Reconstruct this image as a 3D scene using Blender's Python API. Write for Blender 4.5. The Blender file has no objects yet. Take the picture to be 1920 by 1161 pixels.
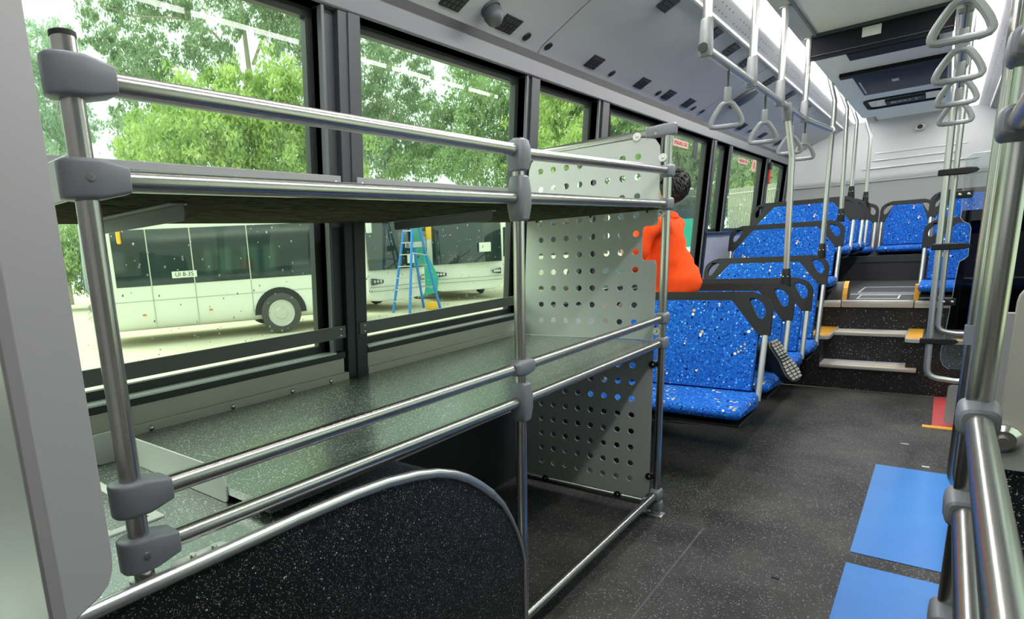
import bpy, bmesh, math, random
from mathutils import Vector, Matrix
from mathutils.geometry import tessellate_polygon
import numpy as np
SC = bpy.context.scene
COL = SC.collection
random.seed(7)
# ------------------------------------------------------------------ camera, sky, light, exposure
cam_d = bpy.data.cameras.new('camera'); cam = bpy.data.objects.new('camera', cam_d); COL.objects.link(cam)
R = ((0.729363, 0.681419, -0.060807), (0.093677, -0.187521, -0.977784), (-0.677683, 0.707463, -0.200604))
cam.matrix_world = Matrix(((R[0][0], -R[1][0], -R[2][0], 0.0), (R[0][1], -R[1][1], -R[2][1], 0.0),
                           (R[0][2], -R[1][2], -R[2][2], 1.27), (0, 0, 0, 1)))
cam_d.sensor_fit = 'HORIZONTAL'; cam_d.sensor_width = 36.0
cam_d.lens = 1115.3 / 1920 * 36.0
cam_d.shift_x = (960 - 703.69) / 1920; cam_d.shift_y = (709.46 - 580.5) / 1920
cam_d.clip_start = 0.02; cam_d.clip_end = 300
SC.camera = cam
world = bpy.data.worlds.new('overcast_sky'); SC.world = world; world.use_nodes = True
bg = world.node_tree.nodes['Background']
bg.inputs['Color'].default_value = (0.92, 1.0, 0.96, 1); bg.inputs['Strength'].default_value = 1.5
sun_d = bpy.data.lights.new('sun', 'SUN'); sun_d.energy = 6.0; sun_d.angle = math.radians(60); sun_d.color = (1.0, 0.97, 0.9)
sun = bpy.data.objects.new('sun', sun_d); COL.objects.link(sun); sun.rotation_euler = (math.radians(38), 0, math.radians(-60))
STRIP = 27.0                      # ceiling light strips (lamp emission, used in their builder)
SC.view_settings.view_transform = 'Standard'; SC.view_settings.look = 'None'
SC.view_settings.exposure = 0.0; SC.view_settings.gamma = 1.0; SC.view_settings.use_curve_mapping = False
SC.cycles.use_denoising = True
SC.cycles.max_bounces = 10; SC.cycles.transparent_max_bounces = 24; SC.cycles.diffuse_bounces = 5; SC.cycles.glossy_bounces = 5
SC.cycles.sample_clamp_indirect = 6.0
# ------------------------------------------------------------------ helpers
def tag(o, label=None, cat=None, group=None, kind=None):
    if label: o['label'] = label
    if cat: o['category'] = cat
    if group: o['group'] = group
    if kind: o['kind'] = kind
    return o
def empty(name, loc=(0, 0, 0), label=None, cat=None, group=None, kind=None):
    o = bpy.data.objects.new(name, None); COL.objects.link(o); o.location = loc; o.empty_display_size = 0.1
    return tag(o, label, cat, group, kind)
def origin(p):
    v = Vector((0, 0, 0))
    while p is not None:
        v += p.location; p = p.parent
    return v
def dup(o, parent=None):
    c = o.copy(); COL.objects.link(c)
    if parent is not None: c.parent = parent
    for ch in list(o.children): dup(ch, c)
    return c
def rrect(x0, x1, y0, y1, r, n=5):
    """rounded rectangle outline; r = one radius or four (x1y1, x0y1, x0y0, x1y0)"""
    rs = r if isinstance(r, (tuple, list)) else (r,) * 4
    out = []
    for (cx, cy, sx, sy, a0, q) in ((x1, y1, -1, -1, 0, rs[0]), (x0, y1, 1, -1, 90, rs[1]), (x0, y0, 1, 1, 180, rs[2]), (x1, y0, -1, 1, 270, rs[3])):
        if q <= 0: out.append((cx, cy)); continue
        for i in range(n + 1):
            a = math.radians(a0 + 90 * i / n); out.append((cx + sx * q + q * math.cos(a), cy + sy * q + q * math.sin(a)))
    return out
def circ(cx, cy, r, n=14):
    return [(cx + r * math.cos(2 * math.pi * i / n), cy + r * math.sin(2 * math.pi * i / n)) for i in range(n)]
def fillet(pts, r, n=6):
    """rounds the inner corners of a 3D polyline"""
    pts = [Vector(p) for p in pts]; out = [pts[0]]
    for i in range(1, len(pts) - 1):
        a, b, c = pts[i - 1], pts[i], pts[i + 1]
        u, v = (a - b), (c - b); lu, lv = u.length, v.length; u.normalize(); v.normalize()
        ang = u.angle(v)
        if ang > 3.10: out.append(b); continue
        t = min(r / math.tan(ang / 2), lu * .48, lv * .48)
        p, q = b + u * t, b + v * t
        for k in range(n + 1):
            s = k / n; out.append((1 - s) ** 2 * p + 2 * s * (1 - s) * b + s * s * q)
    out.append(pts[-1]); return out
class MB:
    def __init__(self): self.v = []; self.f = []
    def add(self, vs, fs):
        n = len(self.v); self.v += [tuple(p) for p in vs]; self.f += [tuple(n + i for i in f) for f in fs]; return self
    def box(self, x0, x1, y0, y1, z0, z1):
        v = [(x, y, z) for z in (z0, z1) for y in (y0, y1) for x in (x0, x1)]
        return self.add(v, [(0, 2, 3, 1), (4, 5, 7, 6), (0, 1, 5, 4), (1, 3, 7, 5), (3, 2, 6, 7), (2, 0, 4, 6)])
    def rbox(self, x0, x1, y0, y1, z0, z1, b=.01, seg=2, fn=None):
        bm = bmesh.new(); bmesh.ops.create_cube(bm, size=1)
        for v in bm.verts: v.co = Vector(((x0 + x1) / 2 + v.co.x * (x1 - x0), (y0 + y1) / 2 + v.co.y * (y1 - y0), (z0 + z1) / 2 + v.co.z * (z1 - z0)))
        if fn:
            for v in bm.verts: v.co = Vector(fn(*v.co))
        bmesh.ops.bevel(bm, geom=list(bm.edges), offset=b, segments=seg, affect='EDGES', profile=.5)
        bm.verts.index_update()
        self.add([v.co[:] for v in bm.verts], [[v.index for v in f.verts] for f in bm.faces]); bm.free(); return self
    def tube(self, pts, r, n=14, cap=True):
        pts = [Vector(p) for p in pts]; T = []
        for i in range(len(pts)):
            a = pts[max(i - 1, 0)]; b = pts[min(i + 1, len(pts) - 1)]; T.append((b - a).normalized())
        up = Vector((0, 0, 1)) if abs(T[0].z) < .9 else Vector((1, 0, 0))
        N = (up - T[0] * up.dot(T[0])).normalized(); vs = []
        for i, p in enumerate(pts):
            N = (N - T[i] * N.dot(T[i])).normalized(); B = T[i].cross(N)
            rr = r[i] if isinstance(r, (list, tuple)) else r
            for k in range(n):
                a = 2 * math.pi * k / n; vs.append(p + (N * math.cos(a) + B * math.sin(a)) * rr)
        fs = [(i * n + k, i * n + (k + 1) % n, (i + 1) * n + (k + 1) % n, (i + 1) * n + k) for i in range(len(pts) - 1) for k in range(n)]
        if cap: fs += [tuple(range(n))[::-1], tuple((len(pts) - 1) * n + k for k in range(n))]
        return self.add(vs, fs)
    def disc(self, c, axis, r, h, n=14):
        c = Vector(c); a = Vector(axis).normalized(); return self.tube([c, c + a * h], r, n)
    def dome(self, c, axis, r, h, n=10):
        c = Vector(c); a = Vector(axis).normalized()
        return self.tube([c, c + a * h * .5, c + a * h * .85, c + a * h], [r, r * .87, r * .5, r * .05], n)
    def loft(self, rings, cap=True):
        n = len(rings[0]); vs = [p for r in rings for p in r]
        fs = [(i * n + k, i * n + (k + 1) % n, (i + 1) * n + (k + 1) % n, (i + 1) * n + k) for i in range(len(rings) - 1) for k in range(n)]
        if cap: fs += [tuple(range(n))[::-1], tuple((len(rings) - 1) * n + k for k in range(n))]
        return self.add(vs, fs)
    def plate(self, outer, holes=(), t=.01, fr=lambda u, v, w: (u, w, v)):
        """flat plate with holes; fr maps (u, v, thickness) to 3D"""
        loops = [outer] + list(holes); flat = [p for l in loops for p in l]
        tri = tessellate_polygon([[Vector((p[0], p[1], 0)) for p in l] for l in loops])
        n = len(flat)
        vs = [fr(p[0], p[1], 0) for p in flat] + [fr(p[0], p[1], t) for p in flat]
        fs = [tuple(q) for q in tri] + [tuple(n + i for i in q[::-1]) for q in tri]
        o = 0
        for l in loops:
            m = len(l)
            for i in range(m): fs.append((o + i, o + (i + 1) % m, n + o + (i + 1) % m, n + o + i))
            o += m
        return self.add(vs, fs)
    def map(self, fn): self.v = [tuple(fn(*p)) for p in self.v]; return self
    def rev(self):
        self.f = [f[::-1] for f in self.f]; return self
    def mesh(self, name, mat, off=(0, 0, 0), ang=35):
        me = bpy.data.meshes.new(name)
        me.from_pydata([(p[0] - off[0], p[1] - off[1], p[2] - off[2]) for p in self.v], [], self.f)
        bm = bmesh.new(); bm.from_mesh(me); bmesh.ops.recalc_face_normals(bm, faces=bm.faces); bm.to_mesh(me); bm.free()
        me.polygons.foreach_set('use_smooth', [True] * len(me.polygons)); me.set_sharp_from_angle(angle=math.radians(ang))
        for m in (mat if isinstance(mat, (list, tuple)) else [mat]): me.materials.append(m)
        return me
    def build(self, name, mat, parent=None, ang=35, bevel=0, **kw):
        o = bpy.data.objects.new(name, self.mesh(name, mat, origin(parent) if parent else (0, 0, 0), ang)); COL.objects.link(o)
        if parent is not None: o.parent = parent
        if bevel:
            m = o.modifiers.new('bevel', 'BEVEL'); m.width = bevel; m.segments = 2; m.limit_method = 'ANGLE'; m.angle_limit = math.radians(40)
        return tag(o, **kw)
    def build_at(self, name, mat, loc, **kw):
        """top-level mesh with its origin at loc"""
        o = bpy.data.objects.new(name, self.mesh(name, mat, loc)); COL.objects.link(o); o.location = loc
        return tag(o, **kw)
def inst(name, me, parent, loc=(0, 0, 0), rot=(0, 0, 0)):
    o = bpy.data.objects.new(name, me); COL.objects.link(o); o.parent = parent; o.location = Vector(loc) - origin(parent); o.rotation_euler = rot
    return o
# ------------------------------------------------------------------ materials
def mat(name, col, rough=.5, metal=0., spec=.5, coat=0., noise=None, bump=None, emit=None):
    m = bpy.data.materials.new(name); m.use_nodes = True; nt = m.node_tree; p = nt.nodes['Principled BSDF']
    p.inputs['Base Color'].default_value = (*col, 1); p.inputs['Roughness'].default_value = rough; p.inputs['Metallic'].default_value = metal
    p.inputs['Specular IOR Level'].default_value = spec; p.inputs['Coat Weight'].default_value = coat
    if emit: p.inputs['Emission Color'].default_value = (*emit[:3], 1); p.inputs['Emission Strength'].default_value = emit[3]
    tc = nt.nodes.new('ShaderNodeTexCoord')
    if noise:
        n = nt.nodes.new('ShaderNodeTexNoise'); n.inputs['Scale'].default_value = noise[0]; n.inputs['Detail'].default_value = 5
        r = nt.nodes.new('ShaderNodeMix'); r.data_type = 'RGBA'; k = noise[1]
        r.inputs['A'].default_value = (*[c * (1 - k) for c in col], 1); r.inputs['B'].default_value = (*[min(c * (1 + k), 1) for c in col], 1)
        nt.links.new(tc.outputs['Object'], n.inputs['Vector']); nt.links.new(n.outputs['Fac'], r.inputs['Factor']); nt.links.new(r.outputs['Result'], p.inputs['Base Color'])
    if bump:
        n = nt.nodes.new('ShaderNodeTexNoise'); n.inputs['Scale'].default_value = bump[0]; n.inputs['Detail'].default_value = 3
        b = nt.nodes.new('ShaderNodeBump'); b.inputs['Strength'].default_value = bump[1]; b.inputs['Distance'].default_value = .002
        nt.links.new(tc.outputs['Object'], n.inputs['Vector']); nt.links.new(n.outputs['Fac'], b.inputs['Height']); nt.links.new(b.outputs['Normal'], p.inputs['Normal'])
    return m
class NT:
    def __init__(s, m): s.nt = m.node_tree; s.p = s.nt.nodes['Principled BSDF']
    def n(s, t, **kw):
        x = s.nt.nodes.new(t)
        for k, v in kw.items(): setattr(x, k, v)
        return x
    def l(s, a, b): s.nt.links.new(a, b)
    def math(s, op, a, b=None):
        x = s.n('ShaderNodeMath', operation=op)
        for i, q in enumerate((a, b)):
            if q is None: continue
            if hasattr(q, 'links') or hasattr(q, 'is_linked'): s.l(q, x.inputs[i])
            else: x.inputs[i].default_value = q
        return x.outputs[0]
    def mix(s, fac, a, b):
        x = s.n('ShaderNodeMix', data_type='RGBA')
        for k, q in (('Factor', fac), ('A', a), ('B', b)):
            if hasattr(q, 'is_linked'): s.l(q, x.inputs[k])
            else: x.inputs[k].default_value = q if k == 'Factor' else (*q, 1)
        return x.outputs['Result']
def flecks(t, coord, scale, size, chance):
    """0/1 mask of small round flecks"""
    v = t.n('ShaderNodeTexVoronoi'); v.inputs['Scale'].default_value = scale; t.l(coord, v.inputs['Vector'])
    sp = t.n('ShaderNodeSeparateColor'); t.l(v.outputs['Color'], sp.inputs[0])
    sz = t.math('MULTIPLY', t.math('MULTIPLY_ADD', sp.outputs[1], .6), size)
    return t.math('MULTIPLY', t.math('LESS_THAN', v.outputs['Distance'], sz), t.math('LESS_THAN', sp.outputs[0], chance)), sp
def speckle(name, base, rough=.4, fleck=(.55, .55, .55), scale=170, size=.5, chance=.2, scuff=None, bump=.0, spec=.5):
    m = mat(name, base, rough, spec=spec); t = NT(m); tc = t.n('ShaderNodeTexCoord'); co = tc.outputs['Object']
    k, _ = flecks(t, co, scale, size, chance); k2, _ = flecks(t, co, scale * 2.1, size, chance * .8)
    b = base
    if scuff:
        nz = t.n('ShaderNodeTexNoise'); nz.inputs['Scale'].default_value = 1.6; nz.inputs['Detail'].default_value = 9; nz.inputs['Roughness'].default_value = .68; t.l(co, nz.inputs['Vector'])
        rp = t.n('ShaderNodeMapRange'); rp.inputs['From Min'].default_value = .36; rp.inputs['From Max'].default_value = .66; t.l(nz.outputs['Fac'], rp.inputs['Value'])
        b = t.mix(rp.outputs['Result'], base, scuff)
    c = t.mix(t.math('MULTIPLY', k2, .45), b, fleck); c = t.mix(k, c, fleck); t.l(c, t.p.inputs['Base Color'])
    if bump:
        bn = t.n('ShaderNodeBump'); bn.inputs['Strength'].default_value = bump; bn.inputs['Distance'].default_value = .0015
        v = t.n('ShaderNodeTexNoise'); v.inputs['Scale'].default_value = 260; v.inputs['Detail'].default_value = 2; t.l(co, v.inputs['Vector'])
        t.l(v.outputs['Fac'], bn.inputs['Height']); t.l(bn.outputs['Normal'], t.p.inputs['Normal'])
    return m
M = {}
M['floor'] = speckle('floor_vinyl', (.0065, .0065, .007), .5, (.42, .42, .42), 215, .42, .14, scuff=(.066, .065, .062), bump=.2, spec=.25)
M['arch'] = speckle('wheel_box_vinyl', (.006, .006, .0075), .5, (.75, .75, .75), 215, .47, .17, bump=.1, spec=.35)
M['shelfvinyl'] = speckle('shelf_vinyl', (.03, .036, .033), .34, (.62, .70, .66), 260, .46, .3, bump=.9, spec=1.0)
pp_ = M['shelfvinyl'].node_tree.nodes['Principled BSDF']; pp_.inputs['Coat Weight'].default_value = 1; pp_.inputs['Coat Roughness'].default_value = .22; pp_.inputs['Coat IOR'].default_value = 3.0
M['riser'] = speckle('riser_vinyl', (.007, .007, .008), .5, (.5, .5, .5), 120, .38, .13)
M['darkfloor'] = speckle('platform_vinyl', (.035, .035, .037), .5, (.2, .2, .2), 150, .3, .1)
m = mat('brushed_steel', (.50, .485, .465), .27, 1.0); t = NT(m)
t.p.inputs['Anisotropic'].default_value = .35
M['steel'] = m
M['satin'] = mat('satin_aluminium', (.62, .62, .62), .38, .9)
M['alu'] = mat('aluminium_edge', (.58, .585, .59), .3, .85)
M['bolt'] = mat('polished_bolt', (.6, .58, .54), .2, 1.0)
M['clamp'] = mat('grey_clamp_plastic', (.175, .183, .21), .42, bump=(300, .05))
M['panel'] = mat('powder_coated_panel', (.40, .42, .40), .5, noise=(2.0, .04))
M['cab'] = mat('grey_partition_plastic', (.35, .345, .355), .42, noise=(1.2, .04))
M['frame'] = mat('window_frame_black', (.018, .021, .022), .42, noise=(3, .15))
M['pillar'] = mat('pillar_charcoal', (.034, .037, .045), .5, noise=(2, .06))
M['header'] = mat('header_charcoal', (.085, .088, .102), .42, noise=(3, .08))
M['gap'] = mat('black_rubber', (.012, .013, .015), .6)
M['cove'] = mat('cove_panel_grey', (.35, .36, .385), .45, noise=(2, .04))
M['perf'] = mat('light_trim_grey', (.42, .42, .42), .45)
M['bead'] = mat('ceiling_bead_grey', (.16, .165, .17), .5)
M['white'] = mat('ceiling_white', (.88, .87, .85), .45, noise=(1, .02))
M['rear'] = mat('rear_wall_grey', (.50, .50, .515), .4, noise=(1, .02), coat=.15)
M['wallgrey'] = mat('side_wall_grey', (.44, .44, .46), .5, noise=(2, .03))
M['lower'] = mat('lower_wall_putty', (.60, .59, .51), .5, noise=(3, .06))
M['black'] = mat('black_plastic', (.011, .0115, .012), .5, spec=.28, bump=(400, .08))
M['darkbox'] = mat('dark_grey_laminate', (.032, .033, .036), .5, noise=(3, .1))
M['display'] = mat('black_hatch', (.004, .0045, .008), .6, spec=.2)
M['hatch'] = mat('smoked_hatch', (.016, .017, .018), .5, spec=.25)
M['rim'] = mat('dark_rubber_trim', (.03, .032, .034), .5)
M['yellow'] = mat('yellow_nosing', (.75, .36, .03), .55, noise=(30, .12))
M['red'] = mat('red_floor_patch', (.5, .06, .06), .5, noise=(6, .12))
m = mat('blue_floor_mat', (.035, .21, .62), .5, bump=(200, .15)); t = NT(m)
tc = t.n('ShaderNodeTexCoord'); nz = t.n('ShaderNodeTexNoise'); nz.inputs['Scale'].default_value = 5; nz.inputs['Detail'].default_value = 8; t.l(tc.outputs['Object'], nz.inputs['Vector'])
t.l(t.mix(nz.outputs['Fac'], (.028, .185, .57), (.045, .24, .68)), t.p.inputs['Base Color'])
M['mat'] = m
M['step'] = mat('step_tread_grey', (.55, .55, .56), .5, noise=(40, .1))
M['nosing'] = mat('aluminium_nosing', (.62, .6, .55), .4, .5)
M['handle'] = mat('handle_grey_plastic', (.22, .23, .24), .4)
M['strap'] = mat('dark_strap', (.05, .055, .065), .5)
M['lightgrey'] = mat('light_grey_plate', (.3, .3, .31), .5)
M['putty'] = mat('putty_panel', (.36, .35, .31), .5, noise=(2, .04))
M['bracket'] = mat('white_bracket', (.62, .64, .61), .4)
M['line'] = mat('pale_floor_line', (.075, .075, .075), .6, noise=(20, .5))
# glossy underside of the upper shelf: dark wood grain film
m = mat('dark_woodgrain_laminate', (.03, .03, .02), .4, spec=.0); t = NT(m); tc = t.n('ShaderNodeTexCoord'); mp = t.n('ShaderNodeMapping')
mp.inputs['Scale'].default_value = (9, .8, 1); t.l(tc.outputs['Object'], mp.inputs['Vector'])
nz = t.n('ShaderNodeTexNoise'); nz.inputs['Scale'].default_value = 3.2; nz.inputs['Detail'].default_value = 2; nz.inputs['Distortion'].default_value = 1.2; t.l(mp.outputs['Vector'], nz.inputs['Vector'])
wv = t.math('SINE', t.math('MULTIPLY', nz.outputs['Fac'], 60.0)); t.l(t.mix(t.math('MULTIPLY_ADD', wv, .5), (.022, .022, .015), (.085, .082, .055)), t.p.inputs['Base Color'])
M['grain'] = m
# seat cloth: blue with round dots in several colours
m = mat('blue_dotted_moquette', (.02, .13, .55), .85, spec=.2); t = NT(m); tc = t.n('ShaderNodeTexCoord'); co = tc.outputs['Object']
nz = t.n('ShaderNodeTexNoise'); nz.inputs['Scale'].default_value = 60; nz.inputs['Detail'].default_value = 3; t.l(co, nz.inputs['Vector'])
c = t.mix(nz.outputs['Fac'], (.004, .06, .33), (.010, .14, .60))
for (s, size, ch, colr) in ((80, .5, .5, (.004, .04, .24)), (110, .42, .38, (.05, .28, .8)), (64, .34, .22, (.16, .42, .9)), (40, .30, .22, (.003, .003, .035)), (38, .30, .13, (.78, .74, .76)), (36, .30, .085, (.70, .38, .12)), (45, .26, .08, (.02, .22, .16))):
    k, sp = flecks(t, co, s, size, ch); c = t.mix(k, c, colr)
t.l(c, t.p.inputs['Base Color'])
M['seat'] = m
# window glass: tinted see-through sheet with a fresnel reflection
def glass(name, tint, refl=1.0, haze=0.0):
    m = bpy.data.materials.new(name); m.use_nodes = True; nt = m.node_tree; nt.nodes.clear()
    o = nt.nodes.new('ShaderNodeOutputMaterial'); tr = nt.nodes.new('ShaderNodeBsdfTransparent'); gl = nt.nodes.new('ShaderNodeBsdfGlossy'); mx = nt.nodes.new('ShaderNodeMixShader'); fr = nt.nodes.new('ShaderNodeMath'); lw = nt.nodes.new('ShaderNodeLayerWeight'); pw = nt.nodes.new('ShaderNodeMath')
    tr.inputs['Color'].default_value = (*tint, 1); gl.inputs['Roughness'].default_value = .01; pw.operation = 'POWER'; pw.inputs[1].default_value = 4.5; lw.inputs['Blend'].default_value = .5; fr.operation = 'MULTIPLY_ADD'; fr.inputs[1].default_value = .55 * refl; fr.inputs[2].default_value = .03
    nt.links.new(lw.outputs['Facing'], pw.inputs[0]); nt.links.new(pw.outputs[0], fr.inputs[0])
    nt.links.new(fr.outputs[0], mx.inputs[0]); nt.links.new(tr.outputs[0], mx.inputs[1]); nt.links.new(gl.outputs[0], mx.inputs[2])
    last = mx
    if haze:
        df = nt.nodes.new('ShaderNodeBsdfDiffuse'); df.inputs['Color'].default_value = (.6, .65, .65, 1); m2 = nt.nodes.new('ShaderNodeMixShader'); m2.inputs[0].default_value = haze
        nt.links.new(mx.outputs[0], m2.inputs[1]); nt.links.new(df.outputs[0], m2.inputs[2]); last = m2
    nt.links.new(last.outputs[0], o.inputs['Surface']); return m
M['glass'] = glass('tinted_window_glass', (.75, .95, .78), .6, .025)
M['screenglass'] = glass('clear_windscreen_glass', (.90, .91, .91), .6)
M['clear'] = glass('clear_polycarbonate', (.86, .89, .9), 1.0, .05)
M['smoke'] = glass('smoked_polycarbonate', (.10, .11, .12), 1.0)
def emitter(name, col, s):
    m = bpy.data.materials.new(name); m.use_nodes = True; nt = m.node_tree; nt.nodes.clear()
    o = nt.nodes.new('ShaderNodeOutputMaterial'); e = nt.nodes.new('ShaderNodeEmission'); e.inputs[0].default_value = (*col, 1); e.inputs[1].default_value = s
    nt.links.new(e.outputs[0], o.inputs['Surface']); return m
M['lamp'] = emitter('light_diffuser', (1.0, .985, .97), STRIP)
# ------------------------------------------------------------------ setting: the bus shell
XC = -0.408                                            # bus centre line
def WL(x, y, z): return (-1.583 + .056 * (z - 1.0) + x, y, z)      # left wall: x = distance in from the wall face; leans inwards
def WR(x, y, z): q = WL(x, y, z); return (2 * XC - q[0], q[1], q[2])
YF, YR = -2.4, 9.75
fl = MB().box(-1.66, .86, YF, 5.92, -.06, 0).build('floor', M['floor'], kind='structure')
# weld line on the floor beside the rack
MB().box(-.875, -.66, 2.735, 2.742, 0, .0015).box(-.668, -.661, 1.45, 2.742, 0, .0015).build('floor_seam', M['line'], fl)
M['guard'] = mat('grey_guard_strip', (.24, .24, .25), .45)
M['guard2'] = mat('dark_guard_strip', (.13, .14, .13), .5)
def window(n, W, a, b, z0, z1, sign=()):
    w = empty('window_%d' % n, W(-.03, (a + b) / 2, z0), kind='structure')
    r = .03; o = -.062
    f = MB()
    for (y0, y1, q0, q1) in ((a - .01, a + r, z0 - .01, z1 + .01), (b - r, b + .01, z0 - .01, z1 + .01), (a + r, b - r, z0 - .01, z0 + r), (a + r, b - r, z1 - r, z1 + .01)): f.box(o - .012, o + .012, y0, y1, q0, q1)
    f.map(W).build('window_frame', M['frame'], w)
    MB().box(o, -.004, a - .012, a, z0, z1).box(o, -.004, b, b + .012, z0, z1).box(o, -.004, a, b, z1, z1 + .012).box(o, -.004, a, b, z0 - .012, z0).map(W).build('window_reveal', M['header'], w)
    MB().add([W(o, a, z0), W(o, b, z0), W(o, b, z1), W(o, a, z1)], [(0, 1, 2, 3)]).build('pane', M['screenglass' if b < 0 else 'glass'], w)
    return w
Z1 = 2.07
LW = [(-2.25, -1.0, .93), (-.85, 1.45, .93), (1.62, 2.77, .93), (2.893, 3.6, .93), (3.739, 4.7, .93), (4.877, 5.95, .93), (6.055, 6.52, 1.30), (6.592, 8.1, 1.30), (8.267, 9.3, 1.30)]
wins = [window(i + 1, WL, a, b, z, Z1) for i, (a, b, z) in enumerate(LW)]
RW = [(1.3, 2.9, .93), (3.05, 4.6, .93), (7.0, 8.1, 1.30), (8.25, 9.3, 1.30)]
for i, (a, b, z) in enumerate(RW): window(len(LW) + 1 + i, WR, a, b, z, Z1)
# left wall: pillars between the openings, header, sill, lower lining
wl = empty('wall_left', (-1.6, 3.5, 0), kind='structure')
cuts = [(YF, -2.25)] + [(LW[i][1], LW[i + 1][0]) for i in range(len(LW) - 1)] + [(9.3, 9.42)]
for i, (a, b) in enumerate(cuts):
    zb = .83 if a < 6 else 1.28
    q = MB()
    if i == 2:      # wide post: recessed channel and a face with a cover strip
        q.box(-.10, -.022, a, a + .07, zb, Z1).box(-.10, 0, a + .07, a + .165, zb, Z1 + .0).box(-.10, .006, a + .112, b, .80, Z1)
    else:
        q.box(-.10, -.012, a, a + (b - a) * .35, zb, Z1).box(-.10, 0, a + (b - a) * .35, b, zb, Z1)
    q.map(WL).build('pillar', M['pillar'], wl, bevel=.003)
MB().box(-.10, 0.004, YF, 9.42, Z1, 2.145).map(WL).build('header', M['header'], wl, bevel=.006)
MB().box(-.10, -.004, YF, 9.42, 2.145, 2.26).map(WL).build('rubber_gap', M['gap'], wl)
MB().box(-.10, .008, YF, 1.50, .908, .934).box(-.10, .008, 1.62, 6.0, .908, .934).box(-.1, .008, 6.0, 9.42, 1.275, 1.30).map(WL).build('sill', M['frame'], wl, bevel=.003)
MB().box(-.055, .0095, YF, 1.452, .9295, .9352).box(-.055, .0095, 1.62, 2.772, .9295, .9352).map(WL).build('sill_channel', M['alu'], wl)
MB().box(-.10, -.004, YF, 1.50, .845, .908).box(-.10, -.004, 1.60, 2.86, .845, .908).box(-.1, -.004, 2.86, 6.0, .5, .908).map(WL).build('lining_panel', M['lower'], wl)
MB().box(-.10, .008, YF, 1.515, .818, .853).box(-.10, .008, 1.62, 2.85, .818, .853).map(WL).build('ledge_strip', M['lower'], wl, bevel=.003)
q = MB()
for y in (.47, .73, 1.0, 1.24, 1.42): q.dome(WL(.008, y, .835), (1, 0, 0), .009, .006)
q.build('screw', M['bolt'], wl, kind='stuff')
MB().box(-.10, -.02, YF, 6.0, .40, .81).map(WL).build('lining_panel', M['wallgrey'], wl)
MB().box(-.10, -.012, YF, 6.0, .56, .575).box(-.10, -.012, YF, 6.0, .66, .675).map(WL).build('lining_rib', M['wallgrey'], wl)
MB().box(-.10, -.015, YF, 6.0, 0, .40).map(WL).build('kick_panel', M['gap'], wl)
MB().box(-.10, -.006, 6.0, 9.42, .5, 1.275).map(WL).build('lining_panel', M['wallgrey'], wl)
MB().box(-.10, .006, 5.985, 6.03, .6, 1.30).map(WL).build('corner_trim', M['frame'], wl)
# guard strips across the two windows beside the rack
for (y0, y1, z0, z1, mt) in ((.30, 1.50, 1.505, 1.548, 'guard'), (1.58, 2.86, 1.505, 1.548, 'guard'), (-.6, 1.50, .984, 1.03, 'guard'), (1.575, 2.86, .984, 1.03, 'guard')):
    g = MB().box(.002, .012, y0, y1, z0, z1).map(WL).build('guard_strip', M['guard'] if z0 > 1.2 else M['guard2'], wl, bevel=.002)
    q = MB()
    for y in (y0 + .025, y1 - .025):
        for z in ((z0 + .012, z1 - .012) if z0 < 1.2 else ((z0 + z1) / 2,)): q.dome(WL(.012, y, z), (1, 0, 0), .006, .004)
    q.build('screw', M['bolt'], g, kind='stuff')
# notices and fittings on the panes
def lettering(txt, name, mat_, parent, loc, rot, size, depth=.0005):
    c = bpy.data.curves.new(name, 'FONT'); c.body = txt; c.size = size; c.align_x = 'CENTER'; c.align_y = 'CENTER'; c.extrude = depth
    o = bpy.data.objects.new(name, c); COL.objects.link(o)
    me = bpy.data.meshes.new_from_object(o); bpy.data.objects.remove(o); me.name = name
    me.materials.clear(); me.materials.append(mat_)
    return inst(name, me, parent, loc, rot)
M['sign'] = mat('pale_red_notice', (.72, .42, .36), .5); M['signtext'] = mat('red_notice_text', (.45, .06, .05), .5)
for (wi, y0, y1, z0, z1, tx, sz) in ((5, 5.08, 5.46, 1.962, 2.012, 'EMERGENCY EXIT', .040), (7, 7.08, 7.47, 1.965, 2.015, 'EMERGENCY EXIT', .040)):
    s = MB().box(-.058, -.056, y0, y1, z0, z1).map(WL).build('notice', M['sign'], wins[wi])
    lettering(tx, 'notice_text', M['signtext'], s, WL(-.0545, (y0 + y1) / 2, (z0 + z1) / 2), (math.pi / 2, 0, math.pi / 2), sz)
s = MB().box(-.058, -.056, 7.68, 7.84, 1.92, 2.04).map(WL).build('notice', M['sign'], wins[7])
MB().box(-.0555, -.0545, 7.735, 7.785, 1.945, 2.01).map(WL).build('notice_symbol', M['signtext'], s)
MB().box(-.056, -.052, 5.59, 5.70, 1.905, 2.04).map(WL).build('black_sticker', M['gap'], wins[5])
q = MB(); rows = []
for j in range(7):
    z = 2.05 - j * .062; w = .10 + .012 * j
    rows.append([WL(-.045 + .012 * math.sin(k * 1.9 + j * .3), 3.76 + w * k / 6, z) for k in range(7)])
n_ = 7
q.add([p for r in rows for p in r], [(i * n_ + k, i * n_ + k + 1, (i + 1) * n_ + k + 1, (i + 1) * n_ + k) for i in range(6) for k in range(6)])
o = q.build_at('dark_cloth', mat('dark_cloth', (.012, .013, .018), .9), WL(-.04, 3.82, 1.9), label='dark cloth bunched at the edge of the fourth side window', cat='cloth')
o.modifiers.new('thick', 'SOLIDIFY').thickness = .004
M['drop'] = mat('water_drop', (.8, .85, .82), .2, spec=.8)
rd = random.Random(11)
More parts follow.
